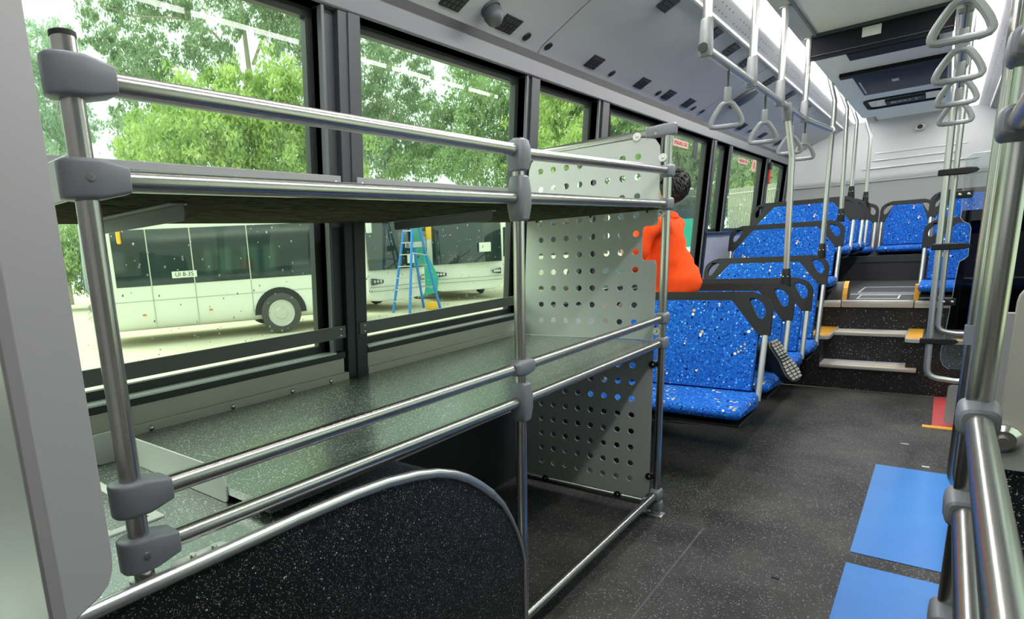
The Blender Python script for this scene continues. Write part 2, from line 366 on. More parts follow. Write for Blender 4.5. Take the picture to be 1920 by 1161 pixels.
for wi, n_d in ((1, 330), (2, 330)):
    a, b, z0 = LW[wi]; q = MB()
    for i in range(n_d):
        y = a + .06 + (b - a - .12) * (rd.random() ** (.55 if wi == 1 else 1.0)); z = z0 + .05 + .95 * rd.random() ** 1.7; r = rd.uniform(.0012, .0036) * (1.25 if rd.random() < .08 else 1)
        q.add([WL(-.0585, y + r * math.cos(k * 1.047), z + r * 1.25 * math.sin(k * 1.047)) for k in range(6)] + [WL(-.056, y, z)], [(k, (k + 1) % 6, 6) for k in range(6)])
    q.build('water_drops', M['drop'], wins[wi], kind='stuff')
# ceiling: side coves, light trims, centre panel, lowered unit
ce = empty('ceiling', (XC, 3.5, 2.47), kind='structure')
prof = [(-1.535, 2.165), (-1.50, 2.205), (-1.30, 2.315), (-1.045, 2.435)]
def both(fn, *a):
    for s in (0, 1): fn((lambda x: x) if s == 0 else (lambda x: 2 * XC - x), *a)
def cove(mx, joints=(-2.4, .6, 2.86, 5.40, 7.75, 9.6)):
    for j in range(len(joints) - 1):
        y0, y1 = joints[j] + .006, joints[j + 1] - .006
        v = []; f = []
        for (x, z) in prof + [(x - .012, z + .03) for x, z in prof[::-1]]: v += [(mx(x), y0, z), (mx(x), y1, z)]
        n = len(v) // 2
        for i in range(n): k = (i + 1) % n; f.append((2 * i, 2 * k, 2 * k + 1, 2 * i + 1))
        f += [tuple(range(0, 2 * n, 2)), tuple(range(1, 2 * n, 2))]
        MB().add(v, f).build('cove_panel', M['cove'], ce)
    v = [(mx(x - .013), y, z + .012) for x, z in prof for y in (-2.4, 9.6)]
    MB().add(v, [(0, 1, 3, 2), (2, 3, 5, 4), (4, 5, 7, 6)]).build('cove_backing', M['pillar'], ce)
    MB().tube([(mx(-1.037), -2.4, 2.436), (mx(-1.037), 9.6, 2.436)], .011, 8).build('cove_edge', M['perf'], ce)
    q = MB().add([(mx(x), y, z) for x, z in ((-1.04, 2.442), (-.935, 2.478), (-.935, 2.50), (-1.04, 2.47)) for y in (-2.4, 9.7)], [(0, 1, 3, 2), (2, 3, 5, 4), (4, 5, 7, 6), (6, 7, 1, 0), (0, 2, 4, 6), (1, 3, 5, 7)]); q.build('perforated_trim', M['perf'], ce)
    q = MB()
    for k in range(95):
        y = 1.6 + k * .07 + (k // 6) * .10
        y += .006 * (k % 2)
        if y > 9.3: break
        for j in (0, 1):
            x = -1.01 + j * .035; z = 2.4523 + j * .012 - .0015
            q.add([(mx(x), y, z), (mx(x + .007), y, z + .0024), (mx(x + .007), y + .012, z + .0024), (mx(x), y + .012, z)], [(0, 1, 2, 3)])
    q.build('vent_slots', M['gap'], ce, kind='stuff')
    MB().box(*sorted((mx(-.815), mx(-.725))), -2.4, 9.7, 2.468, 2.50).build('ceiling_edge', M['perf'], ce, bevel=.006)
    MB().box(*sorted((mx(-.728), mx(-.715))), -2.4, 9.7, 2.462, 2.49).build('ceiling_bead', M['bead'], ce)
both(cove)
MB().box(-.72, 2 * XC + .72, -2.4, 9.7, 2.475, 2.50).build('centre_panel', M['white'], ce)
MB().box(-1.75, .95, YF - .1, 9.95, 2.56, 2.62).build('roof_skin', M['white'], ce)
# grilles, lamps and the round speaker on the left cove; s = distance up the slope
def covept(s, y, h=.0):      # point on the left cove plane, h off the surface (down into the saloon)
    n = Vector((.46, 0, -.888)); a = Vector((-1.50, y, 2.205)); d = Vector((.455, 0, .23)).normalized()
    k = a + d * s
    if s > .228: e = Vector((.255, 0, .12)).normalized(); k = a + d * .228 + e * (s - .228)
    return k + n * h
def cslab(q, s0, s1, y0, y1, h0, h1):
    v = [covept(s, y, h) for h in (h0, h1) for y in (y0, y1) for s in (s0, s1)]
    q.add(v, [(0, 2, 3, 1), (4, 5, 7, 6), (0, 1, 5, 4), (1, 3, 7, 5), (3, 2, 6, 7), (2, 0, 4, 6)])
def grille(s, y, big=False):
    q = MB(); w, l = (.075, .13) if not big else (.08, .12)
    cslab(q, s - w / 2, s + w / 2, y - l / 2, y + l / 2, -.004, .004)
    o = q.build('air_grille', M['gap'], ce)
    q = MB()
    for i in range(3):
        for j in range(4): cslab(q, s - w * .4 + i * w * .28, s - w * .4 + i * w * .28 + w * .2, y - l * .42 + j * l * .22, y - l * .42 + j * l * .22 + l * .17, .004, .007)
    q.build('grille_bar', M['rim'], o)
for (s, y, b) in ((.033, 2.11, 0), (.032, 2.51, 0), (.034, 3.39, 0), (.036, 4.09, 0), (.038, 4.58, 0), (.043, 5.0, 0), (.05, 6.57, 0), (.055, 7.4, 0), (.055, 8.2, 0),
                  (.44, 3.40, 1), (.455, 4.14, 1), (.45, 4.56, 1), (.45, 4.97, 1), (.445, 5.73, 1), (.45, 6.49, 1), (.45, 7.3, 1)): grille(s, y, b)
for (s, y) in ((.016, 2.69), (.015, 2.90), (.018, 3.66), (.022, 4.42), (.024, 5.18), (.03, 5.39), (.04, 6.9), (.04, 7.8)):
    MB().disc(covept(s, y, -.002), (.46, 0, -.888), .021, .008).build('cove_lamp', M['gap'], ce)
MB().tube([covept(.254, 5.75, 0), covept(.254, 5.75, .012), covept(.254, 5.75, .02)], [.115, .11, .09], 24).build('round_speaker', M['strap'], ce)
for y in (8.55, 9.2):
    q = MB(); cslab(q, .36, .44, y - .06, y + .06, -.004, .005); q.map(lambda x, y_, z: (2 * XC - x, y_, z)).build('air_grille', M['gap'], ce)
# lowered roof unit over the rear aisle
ux0, ux1 = -.735, 2 * XC + .735
q = MB().box(ux0, ux1, 5.0, 8.1, 2.33, 2.476); u = q.build('roof_unit', M['white'], ce, bevel=.01)
MB().box(ux0 - .004, ux1 + .004, 4.985, 5.0, 2.322, 2.474).build('unit_front', M['display'], u)
MB().box(ux0 - .006, ux1 + .006, 4.975, 4.985, 2.345, 2.35).box(ux0 - .006, ux1 + .006, 4.96, 4.985, 2.456, 2.474).build('unit_rib', M['pillar'], u)
MB().box(-.49, -.40, 4.98, 4.986, 2.395, 2.45).build('unit_label', M['bracket'], u)
MB().box(-.56, -.14, 5.0, 5.20, 2.318, 2.33).build('unit_flap', M['display'], u)
MB().box(-.66, -.10, 5.62, 5.72, 2.305, 2.333).build('hatch_rail', M['display'], u)
h_ = MB().rbox(-.60, -.10, 5.72, 6.62, 2.313, 2.332, .006).build('roof_hatch', M['hatch'], u)
MB().rbox(-.40, -.36, 6.08, 6.16, 2.306, 2.314, .003).build('hatch_latch', M['bracket'], h_)
MB().tube([(-.575, 5.95, 2.312), (-.575, 6.5, 2.312)], .006, 8).tube([(-.15, 5.95, 2.312), (-.15, 6.5, 2.312)], .006, 8).build('hatch_stay', M['steel'], h_)
MB().plate(rrect(-.64, -.12, 6.98, 7.52, .07), [rrect(-.615, -.145, 7.02, 7.48, .05)], .014, fr=lambda u_, v, w: (u_, v, 2.318 + w)).build('display_surround', M['display'], u)
MB().box(-.63, -.13, 7.0, 7.5, 2.3262, 2.331).build('display_glass', mat('display_blue', (.05, .09, .16), .12), u)
e_ = MB().box(-.50, -.24, 7.14, 7.36, 2.316, 2.327).build('exit_sign', M['gap'], u)
lettering('EXIT', 'exit_letters', mat('exit_cream', (.9, .82, .66), .5), e_, (-.37, 7.25, 2.3155), (math.pi, 0, 0), .098)
# rear wall: rounded corners, domed top, three ribs and a moulded break line
rw = empty('wall_rear', (XC, 9.7, 0), kind='structure')
def rplan(d):      # plan outline of the rear wall, inset d
    hw = 1.20 - d; out = []; r = .42
    yb = 9.72 - d
    for k in range(11):
        a = math.radians(180 - 90 * k / 10); out.append((XC - hw + r + r * math.cos(a) - .03, yb - r + r * math.sin(a)))
    return out + [(2 * XC - x, y) for x, y in out[::-1]]
lev = [(.5, .0), (1.2, .0), (1.78, .01), (1.80, .03), (1.86, .035), (2.20, .05), (2.30, .07), (2.40, .12), (2.46, .18), (2.50, .27)]
rings = [[(x, y, z) for x, y in rplan(d)] for z, d in lev]
n = len(rings[0]); q = MB()
q.add([p for r in rings for p in r], [(i * n + k, i * n + k + 1, (i + 1) * n + k + 1, (i + 1) * n + k) for i in range(len(rings) - 1) for k in range(n - 1)])
q.build('rear_lining', M['rear'], rw, ang=60)
brk = [(x, y - .0015, 1.79) for x, y in rplan(.022)]
MB().tube(brk, .006, 6).build('break_line', M['cove'], rw)
for z, x0, x1 in ((2.03, -.78, .05), (1.94, -.85, .2), (2.11, -.75, .12)): MB().tube([(x0, 9.69, z), (x0 + .05, 9.675, z), (x1 - .05, 9.675, z), (x1, 9.69, z)], [.004, .009, .009, .004], 10).build('rear_rib', M['rear'], rw)
MB().box(-1.45, .65, 9.80, 9.86, -.3, 2.6).build('rear_skin', M['white'], rw)
# right wall
wr = empty('wall_right', (.8, 3.5, 0), kind='structure')
MB().box(-.10, 0, YF, 9.42, Z1, 2.145).map(WR).build('header', M['header'], wr)
MB().box(-.10, -.004, YF, 9.42, 2.145, 2.26).map(WR).build('rubber_gap', M['gap'], wr)
for (a, b) in ((YF, -1.5), (.95, 1.3), (2.9, 3.05), (4.6, 7.0), (8.1, 8.25), (9.3, 9.42)): MB().box(-.10, 0, a, b, .5, Z1).map(WR).build('pillar', M['frame'], wr)
MB().box(-.10, 0, .95, 7.0, 0, .93).box(-.10, 0, 7.0, 9.42, .4, 1.30).map(WR).build('lining_panel', M['wallgrey'], wr)
# entrance door in the right wall
d = empty('door_1', (.77, -.3, .1), kind='structure')
q = MB()
for (y0, y1) in ((-1.5, -.30), (-.25, .95)):
    q.plate(rrect(y0, y1, .02, 2.05, .02), [rrect(y0 + .07, y1 - .07, .2, 1.98, .05)], .03, fr=lambda a, b, w: (WR(-.03 - w, a, b)))
q.build('door_leaf', M['frame'], d)
MB().add([WR(-.045, -1.45, .15), WR(-.045, .9, .15), WR(-.045, .9, 2.0), WR(-.045, -1.45, 2.0)], [(0, 1, 2, 3)]).build('pane', M['smoke'], d)  # unseen door glass made dark to hold back light from the front
MB().box(-.1, 0, -1.5, .95, -.06, .02).map(WR).build('door_sill', M['frame'], d)
# unseen front end behind the camera; windscreen opening kept small to limit its light
wf = empty('wall_front', (XC, -2.4, 0), kind='structure')
MB().plate(rrect(-1.68, .88, -.06, 2.6, 0), [rrect(-1.5, .70, 1.25, 2.2, .1)], .06, fr=lambda a, b, w: (a, YF - w, b)).build('front_lining', M['frame'], wf)
ws = empty('window_%d' % (len(LW) + len(RW) + 1), (XC, YF - .03, .95), kind='structure')
MB().add([(-1.5, YF - .03, 1.25), (.7, YF - .03, 1.25), (.7, YF - .03, 2.25), (-1.5, YF - .03, 2.25)], [(0, 1, 2, 3)]).build('pane', M['screenglass'], ws)
# steps to the raised rear saloon
st = empty('rear_steps', (-.37, 5.92, 0), label='black speckled steps with yellow and silver nosings up to the raised rear floor', cat='steps')
MB().box(-1.61, .79, 5.921, 6.03, 0.001, .18).box(-1.60, -.66, 5.93, 6.5, .1, .405).box(-.135, .785, 5.93, 6.5, .1, .405).build('riser', M['riser'], st)
MB().box(-.66, -.135, 6.2, 6.27, .1, .405).build('riser', M['riser'], st)
MB().box(-1.59, .77, 6.47, 6.479, .1, .58).build('riser', M['riser'], st)
MB().box(-.66, -.135, 5.93, 6.22, .172, .19).build('tread', M['step'], st)
MB().box(-.66, -.135, 6.2, 6.5, .398, .414).build('tread', M['step'], st)
MB().rbox(-.655, -.07, 5.885, 5.925, .172, .202, .006).build('nosing', M['nosing'], st)
MB().box(-.655, -.07, 5.922, 5.934, .19, .203).build('yellow_strip', M['yellow'], st)
MB().rbox(-.62, -.14, 6.185, 6.225, .395, .425, .006).build('nosing', M['nosing'], st)
MB().box(-.62, -.14, 6.222, 6.234, .41, .426).build('yellow_strip', M['yellow'], st)
MB().plate(rrect(-1.595, -.605, 5.895, 6.5, (0, 0, 0, .05)), [], .03, fr=lambda a, b, w: (a, b, .398 + w)).build('side_nosing', M['nosing'], st, bevel=.005)
MB().plate(rrect(-.155, .78, 5.895, 6.5, (0, 0, .05, 0)), [], .03, fr=lambda a, b, w: (a, b, .398 + w)).build('side_nosing', M['nosing'], st, bevel=.005)
MB().plate(rrect(-.74, -.615, 5.91, 6.46, (0, 0, 0, .04)), [], .003, fr=lambda a, b, w: (a, b, .428 + w)).build('yellow_corner', M['yellow'], st)
MB().plate(rrect(-.145, -.06, 5.91, 6.46, (0, 0, .04, 0)), [], .003, fr=lambda a, b, w: (a, b, .428 + w)).build('yellow_corner', M['yellow'], st)
for xa, xb in ((-.06, .78), (-1.59, -.74)): MB().box(xa, xb, 5.955, 6.46, .428, .431).build('side_tread', M['darkfloor'], st)
for xa, xb in ((-.06, .78), (-1.59, -.74)): MB().box(xa, xb, 5.91, 5.955, .428, .431).build('yellow_edge', M['yellow'], st)
for xa, xb in ((-1.585, -.605), (-.60, -.14), (-.135, .77)): MB().rbox(xa, xb, 6.44, 6.479, .60, .658, .006).build('top_nosing', M['nosing'], st)
pf = MB().box(-1.66, .86, 6.48, 9.75, .58, .655).build('floor_rear', M['darkfloor'], kind='structure')
for (x0, x1, y0, y1) in ((-.52, -.24, 6.62, 6.98), (-.56, -.10, 7.22, 7.9)):
    q = MB()
    q.plate([(x0, y0), (x1, y0), (x1, y1), (x0, y1)], [[(x0 + .012, y0 + .03), (x1 - .012, y0 + .03), (x1 - .012, y1 - .03), (x0 + .012, y1 - .03)]], .003, fr=lambda a, b, w: (a, b, .655 + w))
    q.build('hatch_outline', M['step'], pf)
MB().box(-.62, -.1, 7.05, 7.10, .655, .658).build('hatch_outline', M['step'], pf)
MB().box(-1.5, .7, 8.85, 9.5, .655, .93).build('bench_box', M['darkbox'], pf)
MB().box(-1.5, .7, 8.84, 8.87, .86, .93).build('bench_rail', M['pillar'], pf)
# ------------------------------------------------------------------ wheel box and near partition
def se(n=20, e=.55):
    return [(math.copysign(abs(math.cos(2 * math.pi * i / n)) ** e, math.cos(2 * math.pi * i / n)), math.copysign(abs(math.sin(2 * math.pi * i / n)) ** e, math.sin(2 * math.pi * i / n))) for i in range(n)]
def clampbody(q, c, ax, secs, e=.55):
    """loft of rounded sections along an axis: secs = (offset, half width, half height)"""
    c = Vector(c); rings = []
    for s, w, h in secs:
        r = []
        for a, b in se(20, e):
            if ax == 'y': r.append((c.x + a * w, c.y + s, c.z + b * h))
            elif ax == '-x': r.append((c.x - s, c.y + a * w, c.z + b * h))
            elif ax == 'x': r.append((c.x + s, c.y + a * w, c.z + b * h))
            else: r.append((c.x + a * w, c.y + b * h, c.z + s))
        rings.append(r)
    q.loft(rings); return q
ARC = [(-.9, 0), (-.9, .788), (.30, .788), (.65, .787), (.80, .783), (.90, .776), (1.0, .761), (1.08, .742), (1.15, .716), (1.21, .685), (1.26, .652), (1.32, .606), (1.37, .560), (1.42, .492), (1.45, .440), (1.475, .384), (1.49, .332), (1.492, 0)]
wb = empty('wheel_box', (-1.2, .4, 0), label='black white-flecked wheel box with a silver rounded edge under the luggage rack', cat='wheel box')
MB().plate(ARC, [], -.73, fr=lambda y, z, w: (-.848 + w, y, z)).build('side_panel', M['arch'], wb)
top = [(y, z) for y, z in ARC[1:-1]]
q = MB()
for i in range(len(top) - 1): q.add([(-1.60, top[i][0], top[i][1] + .002), (-.85, top[i][0], top[i][1] + .002), (-.85, top[i + 1][0], top[i + 1][1] + .002), (-1.60, top[i + 1][0], top[i + 1][1] + .002)], [(0, 1, 2, 3)])
q.build('box_top', M['shelfvinyl'], wb)
MB().tube([(-.849, y, z + .004) for y, z in ARC[1:12]], .0125, 12).build('rounded_trim', M['alu'], wb)
MB().tube([(-.847, y + .002, z + .001) for y, z in ARC[11:]], [.0115, .009, .007, .006, .0055, .005, .005], 10).build('rounded_trim', M['alu'], wb)
q = MB().plate([(-1.40, .385), (-1.08, .385), (-1.08, .50), (-1.40, .50)], [[(-1.375, .40), (-1.10, .40), (-1.10, .478), (-1.375, .478)]], .003, fr=lambda a, b, w: (a, b, .790 + w))
q.build('hatch_strip', M['bracket'], wb)
cp = empty('cab_partition', (-.9, .2, .95), label='grey plastic partition with rounded lower corner standing in front of the rack', cat='partition')
F = (-.645, .228); K = (-.600, .151)
def pz(q, pts, z0, z1, cut):
    n = len(pts); v = [(x, y, z0 + (cut if i in (0,) else 0)) for i, (x, y) in enumerate(pts)] + [(x, y, z1) for x, y in pts]
    return q.add(v, [tuple(range(n))[::-1], tuple(range(n, 2 * n))] + [(i, (i + 1) % n, n + (i + 1) % n, n + i) for i in range(n)])
q = MB()
# edge profile rounded at its lower far corner
dv = (Vector((F[0], F[1], 0)) - Vector((K[0], K[1], 0))); L_ = dv.length; dv.normalize(); nv = Vector((-dv.y, dv.x, 0))
if nv.x > 0: nv = -nv
prof2 = [(0, .925), (L_ - .030, .930), (L_ - .012, .936), (L_ - .003, .948), (L_, .965), (L_, 2.1), (0, 2.1)]
q.plate(prof2, [], .012, fr=lambda s, z, w: (K[0] + dv.x * s + nv.x * (w - .006) * 1, K[1] + dv.y * s + nv.y * (w - .006), z))
q.build('return_panel', M['cab'], cp, bevel=.002)
MB().box(-1.50, K[0] + .010, K[1] - .004, K[1] + .012, .792, 2.1).build('front_panel', M['cab'], cp, bevel=.003)
MB().box(-1.50, F[0] + .004, F[1] - .012, F[1] - .002, .95, 2.1).build('back_panel', M['cab'], cp, bevel=.003)
# ------------------------------------------------------------------ luggage rack
PX, YA, YB, YC = -.876, .359, 1.532, 2.760
lr = empty('luggage_rack', (PX, YC, 0), label='stainless tube luggage rack with two shelves and perforated grey end panels', cat='luggage rack')
tr = .0162
# posts
p1 = MB().tube([(PX, YA, .79), (PX, YA, 1.578)], tr, 20).build('post', M['steel'], lr)
MB().tube([(PX, YA, 1.578), (PX, YA, 1.584), (PX, YA, 1.586)], [.0172, .0172, .012], 20).build('post_cap', M['gap'], p1)
MB().disc((PX, YA, .789), (0, 0, 1), .024, .008, 20).build('weld_collar', M['satin'], p1)
p2 = MB().tube([(PX, YB, 0), (PX, YB, 1.56)], tr, 18).build('post', M['steel'], lr)
p3 = MB().tube([(PX, YC, .0), (PX, YC, 1.73)], tr, 18).build('post', M['steel'], lr)
MB().rbox(PX - .035, PX + .035, YC - .03, YC + .03, 0, .008, .003).build('foot_plate', M['satin'], p3)
MB().tube([(PX, YC, .006), (PX, YC, .05)], .021, 16).build('foot_sleeve', M['clamp'], p3)
# foot plate on the wheel box with two cap screws
fp = MB().plate(rrect(-.885, -.845, .40, .505, .018), [], .007, fr=lambda a, b, w: (a, b, .790 + w)).build('foot_bracket', M['bracket'], lr, bevel=.0015)
for y in (.437, .477):
    b = MB().disc((-.862, y, .797), (0, 0, 1), .0085, .003).tube([(-.862, y, .800), (-.862, y, .806)], .0058, 10).build('cap_screw', M['bolt'], fp)
# rails
def rail(a, b, r=tr, n=18): return MB().tube([a, b], r, n).build('rail', M['steel'], lr)
rails = [((PX, YA, 1.528), (PX, YB, 1.530)), ((PX, YB, 1.523), (PX, YC, 1.547)), ((PX, YA, 1.398), (PX, YB, 1.404)), ((PX, YB, 1.405), (PX, YC, 1.411)),
         ((PX, YA, .931), (PX, YB, .926)), ((PX, YB, .926), (PX, YC, .927)), ((PX, YA, .840), (PX, YB, .824)), ((PX, YB, .824), (PX, YC, .818)),
         ((PX, 1.49, .105), (PX, YC, .105)), ((PX, YC, 1.708), (-1.53, YC, 1.708)), ((PX, YC, .050), (-1.55, YC, .050))]
for a, b in rails: rail(a, b)
def clamp_left(z, dz, screw):
    q = MB(); secs = [(-.0335, .007, .0245), (-.031, .014, .0262), (-.024, .0205, .0272), (-.010, .0265, .0275), (.012, .0270, .0275), (.016, .0270, .0272), (.050, .0245, .0195), (.0555, .0235, .0185), (.057, .0215, .0165)]
    rings = [(s, w, h) for s, w, h in secs]
    clampbody(q, (PX, YA, z), 'y', rings, .26)
    o = q.build('clamp', M['clamp'], lr, ang=38, bevel=.0012)
    if screw: MB().tube([(PX + .0262, YA - .002, z + .001), (PX + .0285, YA - .002, z + .001)], [.0062, .0052], 12).disc((PX + .028, YA - .002, z + .001), (1, 0, 0), .003, .001, 6).build('socket_screw', M['bolt'], o)
for z, s in ((1.529, 0), (1.397, 1), (.931, 0), (.840, 1)): clamp_left(z, 0, s)
def clamp_tall(z0, z1, zc):
    q = MB(); h = (z1 - z0) / 2; c = (z0 + z1) / 2
    clampbody(q, (PX + .003, YB, c), 'z', [(-h, .018, .019), (-h * .92, .0225, .022), (-h * .35, .028, .027), (h * .35, .028, .027), (h * .92, .0225, .022), (h, .018, .019)], .45)
    q.build('clamp', M['clamp'], lr, ang=30)
clamp_tall(1.474, 1.556, 1.53); clamp_tall(1.341, 1.462, 1.404); clamp_tall(.764, .880, .824)
q = MB(); clampbody(q, (PX + .002, YB, .926), 'y', [(-.052, .018, .015), (-.046, .0225, .019), (-.012, .0265, .024), (.012, .0265, .024), (.046, .0225, .019), (.052, .018, .015)], .5); q.build('clamp', M['clamp'], lr, ang=30)
for z in (1.545, 1.411, .927, .818, .105):
    q = MB(); clampbody(q, (PX, YC, z), 'y', [(-.040, .017, .017), (-.037, .021, .021), (-.012, .024, .027), (.018, .024, .027), (.024, .018, .020)], .45); q.build('clamp', M['clamp'], lr, ang=30)
q = MB(); clampbody(q, (PX, YC, 1.709), '-x', [(-.028, .016, .018), (-.022, .0235, .0245), (.03, .0235, .0245), (.085, .021, .0215), (.088, .018, .018)], .45); o = q.build('clamp', M['clamp'], lr, ang=30)
for dz in (-.010, .012): MB().disc((PX - .045, YC - .0235, 1.709 + dz), (0, -1, 0), .005, .0015, 8).build('socket_screw', M['bolt'], o)
q = MB(); clampbody(q, (PX, YC, .050), '-x', [(-.028, .016, .018), (-.022, .0235, .0245), (.03, .0235, .0245), (.06, .020, .021)], .45); q.build('clamp', M['clamp'], lr, ang=30)
# shelves
sh = MB().box(-1.60, -.895, .615, 2.752, .808, .826).build('lower_shelf', M['shelfvinyl'], lr)
MB().box(-.915, -.893, .62, 2.75, .80, .824).build('shelf_edge', M['rim'], sh)
us = MB().box(-1.563, -.895, .398, 2.748, 1.392, 1.412).build('upper_shelf', M['grain'], lr)
MB().box(-1.555, -.90, .405, 2.745, 1.4125, 1.420).build('shelf_cover', M['shelfvinyl'], us)
MB().box(-1.545, -.935, .395, .402, 1.388, 1.456).build('end_upstand', M['bracket'], us, bevel=.002)
for y in (.60, 1.69):
    q = MB().plate(rrect(-1.49, -1.05, -.0, .040, (.015, .01, 0, 0)), [], .003, fr=lambda a, b, w: (a, y + b - .02, 1.388 + w))
    q.plate(rrect(-1.49, -1.07, -.03, 0, (0, 0, .01, .012)), [], .003, fr=lambda a, b, w: (a, y + .017 + w, 1.390 + b))
    o = q.build('shelf_bracket', M['header'], us)
    MB().dome((-1.085, y, 1.394), (0, 0, -1), .008, .005).dome((-1.45, y, 1.394), (0, 0, -1), .008, .005).build('screw', M['bolt'], o, kind='stuff')
# white end bracket of the lower shelf
o = MB().plate(rrect(-1.52, -1.03, .79, .862, (.035, .012, .012, .01)), [], .004, fr=lambda a, b, w: (a, .612 + w, b)).build('end_bracket', M['bracket'], lr, bevel=.001)
MB().plate(rrect(-1.58, -1.515, .79, .87, (.012, .02, .02, .01)), [], .004, fr=lambda a, b, w: (-1.52 + (a + 1.52) * .1 - w, .60 + (a + 1.52) * 1.0 + .0, b)).build('bracket_flange', M['bracket'], o)
# perforated end panels
HX = [-1.450 + i * .065 for i in range(8)]
HU = [1.619, 1.536, 1.455, 1.376, 1.297, 1.219, 1.141, 1.062, .984, .906]
HL = [.709, .630, .551, .472, .393, .314, .236, .158]
outer = [(-1.553, .830), (-.908, .830)] + [(-.905, 1.160)]
outer += [(-.908, 1.172), (-.916, 1.180), (-.955, 1.180), (-.963, 1.184), (-.967, 1.192), (-.967, 1.312), (-.963, 1.322), (-.955, 1.326), (-.912, 1.326), (-.905, 1.334), (-.903, 1.60)]
outer += [(-.908, 1.65), (-.925, 1.678), (-.955, 1.69), (-1.0, 1.692), (-1.43, 1.692), (-1.47, 1.685), (-1.497, 1.665), (-1.510, 1.63), (-1.513, 1.60)]
def perf(name, outer, hz):
    hol = [circ(x, z, .0138, 14) for z in hz for x in HX]
    return MB().plate(outer, hol, .004, fr=lambda a, b, w: (a, YC - .012 + w, b)).build(name, M['panel'], lr, ang=25)
pu = perf('perforated_panel', outer, HU)
pl_ = perf('perforated_panel', rrect(-1.56, -.905, .075, .800, (.01, .01, .01, .05), 4), HL)
for (x, z) in ((-1.0, 1.700), (-.892, 1.60), (-.892, 1.375), (-.895, .87)):
    c = MB().tube([(x, YC - .020, z), (x, YC - .004, z)], .0165, 14).build('panel_clip', M['bracket'], lr)
    MB().dome((x, YC - .020, z), (0, -1, 0), .007, .004).build('screw', M['bolt'], c)
for (x, z) in ((-.905, .720), (-.905, .19), (-1.05, .065), (-1.43, .065)):
    c = MB().tube([(x, YC - .020, z), (x, YC - .004, z)], .0165, 14).build('panel_clip', M['black'], lr)
    MB().dome((x, YC - .020, z), (0, -1, 0), .007, .004).build('screw', M['bolt'], c)
for x in (-1.47, -1.20, -.95): MB().tube([(x, YC - .016, 1.392), (x + .004, YC - .024, 1.384)], .004, 8).build('shelf_stud', M['gap'], lr)
# ------------------------------------------------------------------ floor markings
def patch(name, x0, x1, y0, y1, m, **kw):
    return MB().rbox(x0, x1, y0, y1, 0, .003, .001, 1).build_at(name, M[m], ((x0 + x1) / 2, (y0 + y1) / 2, 0), **kw)
patch('blue_floor_mat', -.163, .34, 2.842, 4.046, 'mat', label='large blue floor rectangle farther along the aisle', cat='floor marking')
patch('blue_floor_mat', -.165, .34, 1.55, 2.735, 'mat', label='blue floor rectangle nearest the camera, below the gap', cat='floor marking')
rp = patch('red_floor_patch', .045, .60, 5.02, 5.90, 'red', label='red rectangle on the floor before the steps with a yellow strip', cat='floor marking')
MB().box(-.0, .24, 4.965, 5.02, .0, .006).build('yellow_strip', M['yellow'], rp)
gp = MB().plate(rrect(.097, .40, .015, .265, .02), [], .008, fr=lambda a, b, w: (a, 5.07 + w, b)).build_at('grey_kick_plate', M['lightgrey'], (.25, 5.07, .015), label='small grey plate standing upright on the red floor patch', cat='plate')
MB().box(.155, .20, 5.055, 5.07, .0, .05).build('foot_bracket', M['satin'], gp)
for i, (x, y, w, l) in enumerate(((-.08, 4.52, .035, .012), (.02, 4.12, .03, .018))):
    MB().rbox(x, x + w, y, y + l, 0, .003, .001, 1).build_at('paper_scrap', M['bracket'], (x, y, 0), label=('small cream paper scrap on the floor near the yellow strip', 'small cream paper scrap at the far edge of the blue rectangle')[i], cat='scrap')
MB().rbox(-.36, -.335, 2.45, 2.462, 0, .004, .001, 1).build_at('rubber_scrap', M['gap'], (-.36, 2.45, 0), label='tiny black scrap lying on the grey aisle floor', cat='scrap')
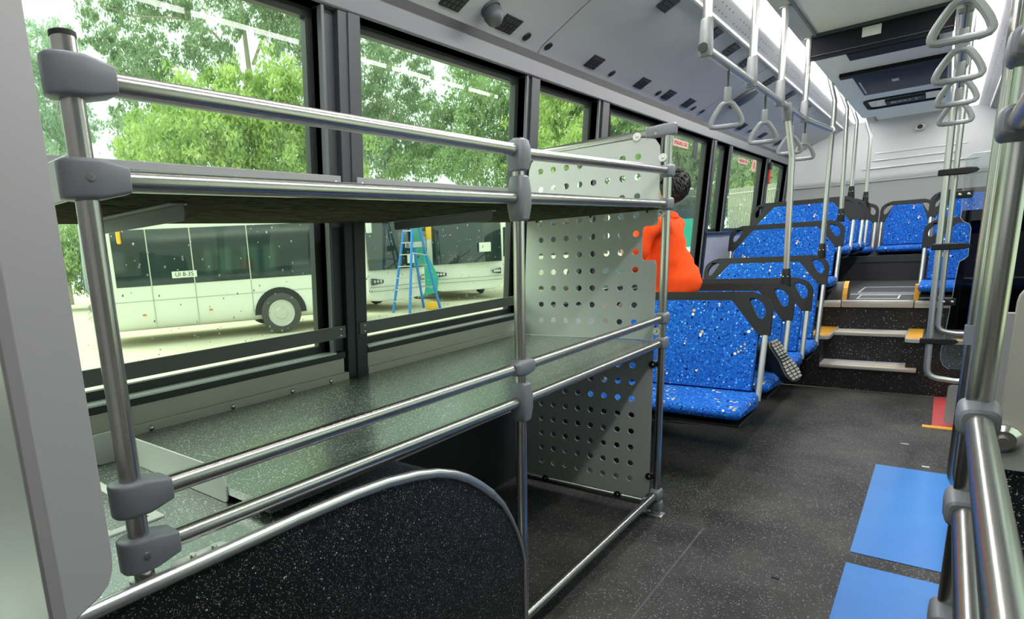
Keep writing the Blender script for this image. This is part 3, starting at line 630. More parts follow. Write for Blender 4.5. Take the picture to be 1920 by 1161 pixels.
# ------------------------------------------------------------------ seats
def seat_proto(h, w=.88, legs=False, pole=False):
    """two-place bus seat facing -y; origin at the cushion top under the middle of the back"""
    root = empty('bus_seat')
    tilt = .24; ct, sn = math.cos(tilt), math.sin(tilt)
    def bk(x, y, t): return (x, y * ct + t * sn, t * ct - y * sn)      # back plane: t up along the back, y thickness
    hw = w / 2; H = h / ct
    cut = min(.20, w * .25); pb = H - .235      # lower end of the corner grips
    outer = [(-hw, pb), (-hw, H - .10)] + [(-hw + .09 - .09 * math.cos(a), H - .10 + .09 * math.sin(a)) for a in (.4, .8, 1.2)] + [(-hw + .10, H), (hw - .10, H)] + [(hw - .09 + .09 * math.sin(a), H - .10 + .09 * math.cos(a)) for a in (.4, .8, 1.2)] + [(hw, H - .10), (hw, pb)]
    inner = [(hw - .055, pb), (hw - cut, H - .052), (-hw + cut, H - .052), (-hw + .055, pb)]
    def hole(s):
        pts = [(hw - .028, H - .115), (hw - .034, H - .085), (hw - .055, H - .055), (hw - .085, H - .036), (hw - .108, H - .036), (hw - .112, H - .05), (hw - .085, H - .105), (hw - .062, H - .142), (hw - .045, H - .15), (hw - .033, H - .14)]
        return [(s * a, b) for a, b in pts]
    q = MB().plate(outer + inner, [hole(1), hole(-1)], .036, fr=lambda a, b, t: bk(a, t - .018, b))
    q.build('back_frame', M['black'], root, bevel=.007, ang=40)
    pn = [(-hw + .052, .0), (-hw + .052, pb), (-hw + cut - .004, H - .05), (hw - cut + .004, H - .05), (hw - .052, pb), (hw - .052, .0)]
    MB().plate(pn, [], .03, fr=lambda a, b, t: bk(a, t - .027, b)).build('back_cushion', M['seat'], root, bevel=.008, ang=40)
    MB().plate([(a * 1.0, b) for a, b in pn], [], .012, fr=lambda a, b, t: bk(a, t + .004, b)).build('back_shell', M['black'], root)
    for s in (-1, 1): MB().tube([bk(s * (hw - .022), 0, -.05), bk(s * (hw - .022), 0, pb + .01)], .0155, 14).build('side_tube', M['satin'], root)
    def drop(x, y, z):
        if y < -.2: z = z - .012 + (0.045 if z < -.06 else 0)
        return (x, y, z)
    MB().rbox(-hw + .015, hw - .015, -.42, .02, -.10, 0, .032, 4, fn=drop).build('seat_cushion', M['seat'], root, ang=60)
    MB().box(-hw + .03, hw - .03, -.37, .02, -.112, -.098).build('seat_pan', M['black'], root)
    if legs:
        MB().tube([(-hw - .02, .02, -.26), (hw - .25, -.15, -.17), (hw - .08, -.2, -.12)], .016, 10).build('support_bar', M['satin'], root)
        MB().tube([(-.28, .05, -.42), (-.28, .05, -.40), (-.28, .05, -.36), (-.28, .0, -.11)], [.10, .10, .07, .06], 14).build('pedestal', M['black'], root)
    return root
protos = {}
def seat(x, y, z, h, label, w=.88, legs=False, group=None, rz=0):
    key = (round(h, 3), w, legs)
    if key not in protos: protos[key] = r = seat_proto(h, w, legs)
    else: r = dup(protos[key])
    r.location = (x, y, z); r.rotation_euler = (0, 0, rz); tag(r, label, 'seat', group)
    if rz == 0 and 'group' in r and not group: del r['group']
    return r
LX = -1.085; G1 = 'blue double seats along the left windows'
for i, (y, z, h, leg) in enumerate(((3.70, .42, .53, True), (4.36, .425, .525, True), (5.07, .425, .51, True), (5.74, .42, .645, True), (6.57, .86, .475, False), (7.43, 1.10, .46, False), (8.27, 1.10, .46, False), (8.78, 1.10, .46, False))):
    lb = ('blue dotted double seat directly behind the luggage rack', 'blue dotted double seat under the person in orange', 'blue dotted double seat, third one from the luggage rack', 'blue dotted tall-backed double seat just before the steps, fourth from the rack',
          'blue dotted double seat beside the steps at half height, fifth from the rack', 'blue dotted double seat first on the raised floor, sixth from the rack', 'blue dotted double seat on the raised floor, seventh from the rack', 'blue dotted double seat just before the rear bench, eighth from the rack')[i]
    seat(LX, y, z, h, lb, legs=leg, group=G1)
seat(-1.05, 9.36, 1.03, .50, 'blue dotted rear bench seat in the left rear corner', group='rear bench seats')
seat(-.36, 9.40, 1.03, .50, 'narrow blue dotted seat in the middle of the rear bench facing the aisle', w=.48, group='rear bench seats')
seat(.34, 9.36, 1.03, .50, 'blue dotted rear bench seat in the right rear corner', group='rear bench seats')
G2 = 'blue double seats along the right windows'
seat(.30, 6.68, .81, .48, 'blue dotted double seat behind the clear screen, right of the aisle', group=G2)
seat(.30, 7.52, 1.06, .48, 'blue dotted double seat on the right, second row behind the clear screen', group=G2)
seat(.30, 8.35, 1.06, .48, 'blue dotted double seat on the right just before the rear bench', group=G2)
# yellow edged box ends beside the aisle on the raised floor
def boxend(x, y, lab):
    pr = [(0, .0), (.008, .05), (.03, .10), (.07, .14), (.12, .152), (.17, .14), (.215, .10), (.24, .05), (.25, 0)]
    o = MB().plate(pr, [], .5, fr=lambda a, b, w: (x - w, y + a, .655 + b)).build_at('seat_box', M['darkbox'], (x, y, .655), label=lab, cat='box')
    q = MB()
    for i in range(len(pr) - 1):
        (a0, b0), (a1, b1) = pr[i], pr[i + 1]
        q.add([(x + .002, y + a0, .655 + b0 + .002), (x - .03, y + a0, .655 + b0 + .002), (x - .03, y + a1, .655 + b1 + .002), (x + .002, y + a1, .655 + b1 + .002)], [(0, 1, 2, 3)])
    q.build('yellow_edge', M['yellow'], o)
boxend(-.575, 6.49, 'dark rounded box with a yellow edge left of the upper aisle')
MB().box(-.145, -.115, 6.495, 6.62, .655, .78).build_at('yellow_strip', M['yellow'], (-.13, 6.5, .655), label='yellow strip under the right seat at the top of the steps', cat='strip')
# ------------------------------------------------------------------ poles, overhead rails, hanging straps
PG = 'poles from seat corners to the ceiling'
def pole(pts, label, socket=True, r=.0165, group=PG, fil=.12, zrot=0):
    b = Vector(pts[0])
    root = empty('grab_pole', b, label, 'pole', group)
    MB().tube(fillet(pts, fil, 7), r, 14).build('tube', M['satin'], root)
    if socket:
        MB().tube([(b.x, b.y, b.z - .06), (b.x, b.y, b.z - .02), (b.x, b.y, b.z + .05), (b.x, b.y, b.z + .055)], [.030, .027, .021, .018], 12).build('socket', M['black'], root)
        MB().dome((b.x + .012, b.y - .0225, b.z + .005), (0, -1, 0), .005, .003).dome((b.x - .012, b.y - .0225, b.z + .005), (0, -1, 0), .005, .003).build('screw', M['bolt'], root, kind='stuff')
    e = Vector(pts[-1]); return root
RX = -.755; RZ = 1.983
pole([(-.707, 4.50, .985), (-.718, 4.47, 1.70), (RX, 4.43, RZ - .01)], 'bent steel pole from the seat under the person up to the overhead rail')
pole([(-.704, 5.90, 1.10), (-.704, 5.90, 2.20), (-.775, 5.90, 2.475)], 'steel pole from the tall-backed seat before the steps to the ceiling')
pole([(-.690, 6.74, 1.375), (-.715, 6.74, 2.26), (-.80, 6.74, 2.475)], 'steel pole from the seat beside the steps to the ceiling')
pole([(-.715, 7.60, 1.60), (-.722, 7.60, 2.25), (-.80, 7.60, 2.475)], 'steel pole from the first seat on the raised floor to the ceiling')
pole([(-.697, 8.80, 1.585), (-.703, 8.80, 2.22), (-.78, 8.80, 2.475)], 'steel pole rising in front of the rear wall from the last seat row')
hr = empty('overhead_rail', (RX, 2.75, RZ), 'steel overhead rail with grey brackets above the left seats, hung on four ceiling posts', 'rail')
MB().tube(fillet([(RX, 2.735, RZ), (RX, 5.02, RZ), (-.707, 5.90, RZ + .01)], .15, 6), .0165, 14).build('rail_tube', M['satin'], hr)
MB().tube([(RX, 2.728, RZ), (RX, 2.737, RZ)], .0175, 14).build('end_cap', M['gap'], hr)
for i, y in enumerate((2.77, 3.53, 4.21, 5.00)):
    MB().tube([(RX, y, RZ + .02), (RX, y, 2.475)], .0165, 14).build('hanger_post', M['satin'], hr)
    q = MB(); clampbody(q, (RX, y, RZ + .03), 'z', [(-.055, .020, .018), (-.04, .024, .026), (.0, .023, .026), (.075, .020, .021), (.08, .018, .018)], .6); q.build('bracket', M['handle'], hr)
    MB().tube([(RX, y, 2.462), (RX, y, 2.474)], .03, 14).build('ceiling_flange', M['satin'], hr)
q = MB(); clampbody(q, (RX + .004, 4.43, RZ - .03), 'z', [(-.05, .02, .02), (-.04, .024, .024), (.02, .026, .026), (.05, .018, .02)], .6); q.build('bracket', M['clamp'], hr)
MB().tube([(-.706, 5.86, RZ + .01), (-.706, 5.94, RZ + .01)], .024, 12).build('bracket', M['satin'], hr)
def strap(x, y, z, label, group, rz=0):
    """triangular hanging grip; z = rail centre"""
    root = empty('hanging_grip', (x, y, z), label, 'hanging strap', group); root.rotation_euler = (0, 0, 0)
    c, s = math.cos(rz), math.sin(rz)
    def L(u, v, w=0): return (x + u * c - v * s, y + u * s + v * c, z + w)
    MB().tube([L(0, .019 * math.cos(a), .019 * math.sin(a)) for a in [i * math.pi / 5 for i in range(-1, 7)]], .0035, 6).tube([L(0, .019, -.005), L(0, .004, -.09)], .003, 6).tube([L(0, -.019, -.005), L(0, -.004, -.09)], .003, 6).build('strap_loop', M['strap'], root)
    MB().rbox(-.014, .014, -.011, .011, -.148, -.085, .004, fn=lambda a, b, d: L(a, b, d)).build('strap_block', M['handle'], root)
    tri = [(0, -.148), (.021, -.153), (.050, -.203), (.061, -.233), (.053, -.247), (0, -.247), (-.053, -.247), (-.061, -.233), (-.050, -.203), (-.021, -.153), (0, -.148)]
    pts = [L(a, 0, b) for a, b in tri]
    q = MB()
    dense = []
    for i in range(len(pts) - 1):
        A, B = Vector(pts[i]), Vector(pts[i + 1])
        for k in range(4): dense.append(A.lerp(B, k / 4))
    n = len(dense); sm = [(dense[(i - 1) % n] + dense[i] * 2 + dense[(i + 1) % n]) / 4 for i in range(n)]; sm = [(sm[(i - 1) % n] + sm[i] * 2 + sm[(i + 1) % n]) / 4 for i in range(n)]
    rr = [.0100 + (.0016 * (1 if i % 2 else 0) if abs(p.z - (z - .247)) < .004 else 0.001) for i, p in enumerate(sm)] + [.0105]
    q.tube(sm + [sm[0]], rr, 10, cap=False); q.build('grip', M['handle'], root)
for i, y in enumerate((3.12, 3.86, 4.60, 5.08)):
    strap(RX, y, RZ, ('grey triangular hanging grip on the left rail, nearest one', 'grey triangular hanging grip on the left rail, second along', 'grey triangular hanging grip on the left rail half hidden by the bent pole', 'grey triangular hanging grip at the far end of the left rail')[i], 'hanging grips on the left rail', rz=.35)
SX = -.022
h2 = empty('overhead_rail', (SX, 2.0, RZ), 'steel overhead rail above the right side of the aisle, end-on to the camera', 'rail')
MB().tube([(SX, 1.9, RZ + .01), (SX, 4.95, RZ + .01)], .0165, 14).build('rail_tube', M['satin'], h2)
for y in (1.95, 3.05, 4.1):
    MB().tube([(SX, y, RZ + .02), (SX, y, 2.475)], .0165, 12).build('hanger_post', M['satin'], h2)
    q = MB(); clampbody(q, (SX, y, RZ + .03), 'z', [(-.05, .020, .018), (-.04, .024, .026), (.0, .023, .026), (.07, .020, .021)], .6); q.build('bracket', M['handle'], h2)
for i, y in enumerate((2.38, 3.03, 3.63, 4.32)):
    strap(SX, y, RZ + .01, ('grey triangular hanging grip on the right rail, largest and nearest', 'grey triangular hanging grip on the right rail, second from the top', 'grey triangular hanging grip on the right rail, third from the top', 'grey triangular hanging grip on the right rail, lowest and farthest')[i], 'hanging grips on the right rail')
# ------------------------------------------------------------------ right-hand screen and rails
sc = empty('passenger_screen', (-.02, 4.95, 0), 'see-through screen with a notch, clipped to looped steel tubes before the steps', 'screen')
MB().tube(fillet([(-.047, 4.95, 2.475), (-.022, 4.95, .9), (-.010, 4.95, .33), (.12, 4.95, .315), (.74, 4.95, .315)], .13, 8), .0165, 14).build('loop_tube', M['satin'], sc)
MB().tube(fillet([(-.004, 4.99, 2.475), (.012, 4.99, .9), (.016, 4.99, .615), (.10, 4.99, .60), (.74, 4.99, .60)], .10, 8), .0135, 14).build('loop_tube', M['satin'], sc)
# pane outline (x, z) on the plane y = 5.0
pz_ = [(.74, .374), (.086, .375), (.06, .397), (.044, .439), (.043, .496), (.052, .62), (.061, .807), (.068, .998), (.072, 1.029), (.091, 1.041), (.105, 1.059), (.102, 1.218), (.093, 1.244), (.065, 1.261), (.051, 1.284), (.052, 1.323), (.042, 1.52), (.043, 1.62), (.069, 1.639), (.154, 1.643), (.74, 1.643)]
for nm, m_, ol in (('clear_pane', 'clear', [(.74, 1.323)] + pz_[15:]), ('smoked_pane', 'smoke', [(.74, .62)] + pz_[5:16] + [(.74, 1.323)]), ('lower_pane', 'clear', pz_[:6] + [(.74, .62)])):
    MB().plate(ol, [], .006, fr=lambda a, b, w: (a, 5.015 + w, b)).build(nm, M[m_], sc)
MB().tube([(a, 5.012, b) for a, b in pz_[1:-1]], .0016, 6).build('pane_edge', M['satin'], sc)
for z, x in ((1.545, -.045), (.545 + .01, -.035), (1.10 + .02, -.035)):
    MB().plate([(x - .025, z - .017), (x + .10, z - .020), (x + .135, z - .012), (x + .15, z), (x + .135, z + .014), (x + .10, z + .02), (x - .025, z + .017)], [], .03, fr=lambda a, b, w: (a, 4.925 + w, b)).build('rubber_clip', M['black'], sc, bevel=.006)
for z, x in ((1.415, .055), (.79, .045)):
    o = MB().rbox(x - .04, x + .035, 4.985, 5.01, z - .022, z + .022, .004).build('pane_bracket', M['black'], sc)
    MB().dome((x - .02, 4.985, z), (0, -1, 0), .009, .005).dome((x + .018, 4.985, z), (0, -1, 0), .009, .005).build('screw', M['bolt'], o, kind='stuff')
nr = empty('entrance_rail', (.065, 1.35, 0), 'large polished steel handrail at the entrance, its thick tubes running towards the camera', 'handrail')
NX, NY = .065, 1.35
MB().tube([(NX, NY, .0), (NX, NY, 2.475)], .0165, 22).build('post', M['steel'], nr)
for z, ye in ((.955, -.75), (.800, -.75), (1.405, -.75), (1.51, -.75)):
    MB().tube([(NX, NY, z), (NX, ye, z)], .0165, 22).build('rail', M['steel'], nr)
    q = MB(); clampbody(q, (NX, NY, z), 'y', [(-.062, .020, .018), (-.058, .0245, .0225), (-.02, .027, .027), (.012, .0265, .027), (.024, .020, .024)], .55); q.build('clamp', M['clamp'], nr, ang=30)
q = MB(); clampbody(q, (NX, NY, .59), 'y', [(-.062, .020, .018), (-.058, .0245, .0225), (-.02, .027, .027), (.012, .0265, .027), (.024, .020, .024)], .55); q.build('clamp', M['clamp'], nr, ang=30)
MB().tube([(NX, NY, .59), (NX, -.75, .59)], .0165, 16).build('rail', M['steel'], nr)
sp = empty('slim_stanchion', (.11, 3.4, .15), 'slim steel tube with a bent lower end just left of the thick entrance post', 'handrail')
MB().tube(fillet([(.111, 3.40, 2.475), (.111, 3.40, .9), (.112, 3.40, .14), (.30, 3.40, .125), (.74, 3.40, .125)], .10, 8), .0165, 16).build('tube', M['steel'], sp)
MB().tube([(.111, 3.40, .77), (.111, 3.40, .85)], .0215, 16).build('collar', M['clamp'], sp)
MB().tube([(.111, 3.40, .81), (.74, 3.40, .81)], .0145, 12).build('cross_tube', M['satin'], sp)
mp = empty('modesty_panel', (.45, 1.92, .7), 'pale putty coloured panel with a rounded corner behind the thick entrance rail', 'panel')
MB().plate(rrect(.128, .72, .700, 1.135, (0, .05, .0, 0)), [], .02, fr=lambda a, b, w: (a, 1.92 + w, b)).build('panel', M['putty'], mp, bevel=.002)
MB().box(.112, .128, 1.925, 1.95, .70, 1.06).build('edge_strip', M['lightgrey'], mp)
o = MB().tube([(.137, 1.92, .775), (.137, 1.905, .775), (.137, 1.895, .775)], [.033, .033, .022], 18).build('fixing_disc', M['bolt'], mp)
MB().tube([(.137, 1.897, .775), (.137, 1.88, .775)], .010, 12).build('fixing_screw', M['steel'], o)
wb2 = MB().box(.125, .75, 1.945, 2.55, 0, .698).build_at('wheel_box', M['arch'], (.45, 2.2, 0), label='black flecked box below the pale panel at the right edge', cat='wheel box')
# camera and red hammer
cc = MB().tube([(-.335, 9.66, 2.34), (-.335, 9.60, 2.34), (-.335, 9.58, 2.34)], [.05, .05, .035], 18).build_at('rear_camera', M['satin'], (-.335, 9.6, 2.30), label='small round camera on the rear wall under the exit sign', cat='camera')
MB().tube([(-.335, 9.579, 2.34), (-.335, 9.575, 2.34)], .025, 14).build('lens', M['gap'], cc)
hm = empty('emergency_hammer', WL(.0, 8.18, 1.84), 'red emergency hammer in a black holder on the last window pillar', 'hammer')
MB().rbox(.005, .03, 8.15, 8.23, 1.95, 2.03, .006, fn=WL).build('holder', M['gap'], hm)
MB().rbox(.008, .028, 8.165, 8.215, 1.80, 1.96, .006, fn=WL).build('handle', mat('hammer_red', (.6, .04, .03), .4), hm)
ds = empty('camera_ball', (-1.405, 2.32, 2.2), 'dark ball-shaped camera housing hanging from the cove near the top edge', 'camera')
MB().tube([covept(.061, 2.32, -.003), covept(.061, 2.32, .012)], .04, 16).build('base', M['strap'], ds)
MB().tube([covept(.061, 2.32, h) for h in (.01, .035, .06, .075, .082)], [.034, .040, .034, .022, .006], 16).build('ball', M['strap'], ds)
# strip lamps
def strip(mx, label):
    root = empty('ceiling_light_strip', (mx(-.875), 3.5, 2.48), label, 'light')
    y = -.4
    while y < 9.6:
        y1 = min(y + 1.45, 9.65)
        MB().box(*sorted((mx(-.928), mx(-.822))), y + .004, y1 - .004, 2.474, 2.484).build('diffuser', M['lamp'], root)
        y = y1
strip(lambda x: x, 'long white ceiling light strip above the left seats')
strip(lambda x: 2 * XC - x, 'long white ceiling light strip above the right seats')
# ------------------------------------------------------------------ the person kneeling on the second seat
def skin(name, nodes, edges, m, parent, root=0, sub=2, smooth=True):
    me = bpy.data.meshes.new(name); off = origin(parent)
    me.from_pydata([Vector(p[:3]) - off for p in nodes], edges, [])
    o = bpy.data.objects.new(name, me); COL.objects.link(o); o.parent = parent; me.materials.append(m)
    o.modifiers.new('skin', 'SKIN').use_smooth_shade = True
    sv = me.skin_vertices[0].data if me.skin_vertices else None
    if sv is None:
        bm = bmesh.new(); bm.from_mesh(me); bm.verts.layers.skin.verify(); bm.to_mesh(me); bm.free(); sv = me.skin_vertices[0].data
    for i, p in enumerate(nodes):
        r = p[3]; sv[i].radius = (r, p[4] if len(p) > 4 else r); sv[i].use_root = (i == root)
    s = o.modifiers.new('smooth', 'SUBSURF'); s.levels = sub; s.render_levels = sub
    return o
M['orange'] = mat('hi_vis_orange_cloth', (1.0, .085, .012), .8, spec=.2, bump=(14, .6))
M['skin'] = mat('skin', (.45, .26, .18), .55)
M['hair'] = mat('black_hair', (.008, .007, .008), .55, bump=(90, .6))
M['trouser'] = mat('black_trouser_cloth', (.012, .012, .014), .8)
M['shirt'] = mat('brown_undershirt', (.2, .15, .12), .85, noise=(60, .3))
M['shoe'] = mat('black_shoe', (.010, .010, .011), .6)
M['sole'] = mat('grey_rubber_sole', (.36, .34, .31), .7, noise=(50, .15))
pe = empty('person', (-1.15, 4.15, .43), 'person in an orange hoodie kneeling on the second seat, turned towards the window', 'person')
HY = 4.17
body = [(-1.225, HY, .86, .075), (-1.28, HY, 1.05, .07), (-1.35, HY, 1.25, .075), (-1.375, HY, 1.385, .06), (-1.345, HY, 1.465, .052), (-1.318, HY, 1.53, .072, .068), (-1.31, HY, 1.60, .088, .078), (-1.30, HY, 1.655, .06, .05),
        (-1.355, HY - .16, 1.365, .055), (-1.43, HY - .21, 1.14, .043), (-1.50, HY - .14, 1.10, .030),
        (-1.355, HY + .16, 1.365, .055), (-1.43, HY + .20, 1.13, .043), (-1.50, HY + .14, 1.09, .030),
        (-1.21, HY - .085, .80, .07), (-1.22, HY - .085, .505, .062), (-.80, HY - .085, .52, .042),
        (-1.21, HY + .085, .80, .07), (-1.23, HY + .085, .505, .062), (-.82, HY + .085, .50, .042)]
ed = [(0, 1), (1, 2), (2, 3), (3, 4), (4, 5), (5, 6), (6, 7), (3, 8), (8, 9), (9, 10), (3, 11), (11, 12), (12, 13), (0, 14), (14, 15), (15, 16), (0, 17), (17, 18), (18, 19)]
bd = skin('body', body, ed, M['skin'], pe)
for s, wx, wy in ((-1, -1.50, HY - .14), (1, -1.50, HY + .14)):
    wz = 1.08; WXO = wx
    def hp(u, v, w, r, r2=None): return (wx + .035 * 0 - u * .30, wy + v, wz + .015 + u * .95 + w, r) if r2 is None else (wx - u * .30, wy + v, wz + .015 + u * .95 + w, r, r2)
    nd = [hp(.0, 0, 0, .026, .018), hp(.045, 0, 0, .030, .014), hp(.075, 0, 0, .030, .013)]; e2 = [(0, 1), (1, 2)]
    for i, dy in enumerate((-.030, -.010, .010, .029)):
        k = len(nd); l = (.024, .028, .027, .021)[i]
        nd += [hp(.085 + l * .4, dy, 0, .009), hp(.085 + l * 1.3, dy, 0, .008), hp(.085 + l * 2.0, dy, -.004, .0075)]; e2 += [(2, k), (k, k + 1), (k + 1, k + 2)]
    k = len(nd); nd += [hp(.045, -s * .038, -.0, .011), hp(.075, -s * .055, .0, .009)]; e2 += [(0, k), (k, k + 1)]
    skin('hand', nd, e2, M['skin'], bd, sub=1)
# face on the far side of the head: nose, brow, mouth, ears, eyes
DX = -.028
def fx(l): return [(x + DX, y, z) for x, y, z in l]
q = MB().tube(fx([(-1.365, HY, 1.605), (-1.385, HY, 1.575), (-1.39, HY, 1.562), (-1.365, HY, 1.552)]), [.008, .013, .015, .008], 8)
q.build('nose', M['skin'], bd)
for s_ in (-1, 1):
    MB().tube(fx([(-1.283, HY + s_ * .078, 1.61), (-1.275, HY + s_ * .086, 1.59), (-1.282, HY + s_ * .078, 1.56)]), [.012, .02, .01], 8).build('ear', M['skin'], bd)
    MB().dome((-1.352 + DX, HY + s_ * .032, 1.602), (-1, 0, 0), .012, .008).build('eye', M['gap'], bd)
MB().tube(fx([(-1.357, HY - .024, 1.53), (-1.366, HY, 1.532), (-1.357, HY + .024, 1.53)]), .005, 6).build('mouth', mat('lips', (.35, .13, .11), .5), bd)
# hair: many fine locks over a skull cap
q = MB(); rng = random.Random(3); C0 = Vector((-1.296, HY, 1.590))
for i in range(520):
    u = rng.uniform(-1, 1); a = rng.uniform(0, 2 * math.pi); d = Vector((math.sqrt(1 - u * u) * math.cos(a), math.sqrt(1 - u * u) * math.sin(a), u))
    if d.z < -.85 or (d.x < -.45 and d.z < .35): continue
    p = C0 + Vector((d.x * .088, d.y * .086, d.z * .094)); tg = Vector((.35 + rng.uniform(-.3, .3), rng.uniform(-.4, .4), -1)); tg = tg - d * tg.dot(d)
    q.tube([p - d * .012, p + d * .010 + tg * .012, p + d * rng.uniform(.002, .016) + tg * .045], [.011, .009, .001], 5)
bm = bmesh.new(); bmesh.ops.create_uvsphere(bm, u_segments=20, v_segments=14, radius=1)
for v in bm.verts: v.co = C0 + Vector((v.co.x * .090, v.co.y * .087, v.co.z * .097)) + (Vector((.008, 0, -.012)) if v.co.z < 0 else Vector((0, 0, 0)))
keep = [f for f in bm.faces if not (f.calc_center_median().x < -1.345 and f.calc_center_median().z < 1.63)]
bm.verts.index_update(); q.add([v.co[:] for v in bm.verts], [[v.index for v in f.verts] for f in keep]); bm.free()
q.build('hair', M['hair'], pe, ang=80)
hood = [(-1.21, HY, .86, .105, .155), (-1.245, HY, .97, .105, .15), (-1.285, HY, 1.08, .105, .145), (-1.345, HY, 1.25, .115, .15), (-1.375, HY, 1.375, .095, .11), (-1.36, HY, 1.445, .075, .08),
        (-1.365, HY - .165, 1.355, .075), (-1.405, HY - .205, 1.24, .075), (-1.435, HY - .215, 1.15, .066), (-1.47, HY - .18, 1.12, .05), (-1.50, HY - .14, 1.10, .04),
        (-1.365, HY + .165, 1.355, .075), (-1.43, HY + .205, 1.14, .066), (-1.50, HY + .14, 1.09, .04)]
ho = skin('hoodie', hood, [(0, 1), (1, 2), (2, 3), (3, 4), (4, 5), (4, 6), (6, 7), (7, 8), (8, 9), (9, 10), (4, 11), (11, 12), (12, 13)], M['orange'], pe)
tx = bpy.data.textures.new('cloth_folds', 'CLOUDS'); tx.noise_scale = .085
dm = ho.modifiers.new('folds', 'DISPLACE'); dm.texture = tx; dm.strength = .075; dm.mid_level = .5; dm.texture_coords = 'GLOBAL'
MB().tube([(-1.315 + .05 * abs(math.sin(a)) - .03, HY + .10 * math.cos(a), 1.415 - .02 * math.sin(a)) for a in [i * math.pi / 8 for i in range(9)]], [.02, .03, .036, .04, .042, .04, .036, .03, .02], 10).build('hood', M['orange'], ho)
skin('undershirt', [(-1.185, HY, .76, .10, .14), (-1.18, HY, .84, .108, .15), (-1.195, HY, .90, .10, .145)], [(0, 1), (1, 2)], M['shirt'], pe)
trs = [(-1.20, HY, .84, .098, .135), (-1.20, HY - .088, .78, .105), (-1.22, HY - .088, .515, .085), (-1.0, HY - .088, .51, .085), (-.80, HY - .08, .53, .062), (-1.20, HY + .088, .78, .105), (-1.23, HY + .088, .515, .085), (-1.0, HY + .088, .51, .085), (-.82, HY + .088, .50, .062)]
skin('trousers', trs, [(0, 1), (1, 2), (2, 3), (3, 4), (0, 5), (5, 6), (6, 7), (7, 8)], M['trouser'], pe)
def shoe(heel, toe, s):
    heel, toe = Vector(heel), Vector(toe); L = (toe - heel); ln = L.length; L.normalize()
    N = Vector((.857 * .83, -.56, .517 * .83)); N = (N - L * N.dot(L)).normalized(); Wd = N.cross(L)
    def at(u, v, w): return heel + L * (u * ln) + Wd * v + N * w
    outl = [(0, .0), (.02, .022), (.10, .033), (.28, .032), (.45, .030), (.62, .042), (.78, .047), (.92, .036), (.99, .015)]
    ol = outl + [(u, -v * (1.0 if u < .5 else .9)) for u, v in outl[::-1][0:-1]]
    sh = empty('shoe', heel); sh.parent = pe; sh.location = heel - origin(pe)
    rings = []
    for w, k, sh_ in ((0, 1.0, 0), (-.03, 1.0, 0), (-.055, .9, .0), (-.08, .68, -.04)): rings.append([at(.5 + (u - .5) * (.98 if k > .95 else .93) * (1 if k > .7 else .72) + sh_ * 1.6, v * k, w) for u, v in ol])
    MB().loft(rings).tube([at(.18, 0, -.05), at(.10, 0, -.11), at(.06, 0, -.17)], [.042, .044, .050], 12).build('upper', M['shoe'], sh, ang=60)
    MB().loft([[at(u, v * 1.06, .0) for u, v in ol], [at(u, v * 1.08, .010) for u, v in ol], [at(u, v * 1.02, .016) for u, v in ol]]).build('outsole', M['shoe'], sh)
    q = MB(); rr = random.Random(5)
    for i in range(13):
        u = .035 + i * .073; hw_ = np.interp(u, [p[0] for p in outl], [p[1] for p in outl]) * 1.02
        for j in range(3):
            c = (j - 1) * hw_ * .66; a = hw_ * .27; b = .028 if .34 > u or u > .5 else .016
            v = [at(u + du, c + dv, w) for w in (.014, .0215) for du, dv in ((-b, -a), (b, -a * .8), (b * .8, a), (-b * .9, a))]
            q.add(v, [(4, 5, 6, 7), (0, 1, 5, 4), (1, 2, 6, 5), (2, 3, 7, 6), (3, 0, 4, 7)])
    q.build('tread', M['sole'], sh, kind='stuff')
    q = MB().loft([[at(u, v * 1.09, .004) for u, v in ol], [at(u, v * 1.09, .013) for u, v in ol]], cap=False).build('sole_edge', M['sole'], sh)
shoe((-.690, HY - .09, .645), (-.553, HY - .09, .415), 0)
shoe((-.75, HY + .10, .60), (-.625, HY + .10, .38), 1)
# ------------------------------------------------------------------ outside: yard, parked buses, ladder, cars, fence, trees
GZ = -.35
M['yard'] = mat('pale_yard_ground', (.58, .54, .41), .9, noise=(1.2, .18), bump=(30, .4))
MB().box(-90, 60, -60, 120, GZ - .1, GZ).build('ground', M['yard'], kind='structure')
M['carw'] = mat('white_car_paint', (.75, .76, .75), .25, coat=.4)
M['buswhite'] = mat('white_bus_paint', (.80, .81, .74), .3, noise=(.8, .03), coat=.3)
M['busglass'] = mat('dark_bus_glass', (.018, .035, .035), .06, spec=.8)
M['tyre'] = mat('tyre_rubber', (.075, .075, .07), .85); M['rimw'] = mat('wheel_rim', (.6, .6, .58), .4, .6)
M['lampd'] = mat('headlight_lens', (.05, .06, .065), .15); M['teal'] = mat('teal_tarp', (.02, .42, .33), .6); M['tealglass'] = mat('teal_film', (.05, .3, .25), .25)
M['mirrory'] = mat('yellow_mirror', (.9, .5, .02), .4); M['joint'] = mat('panel_joint', (.35, .36, .33), .6); M['orangel'] = mat('orange_marker', (.8, .15, .03), .4)
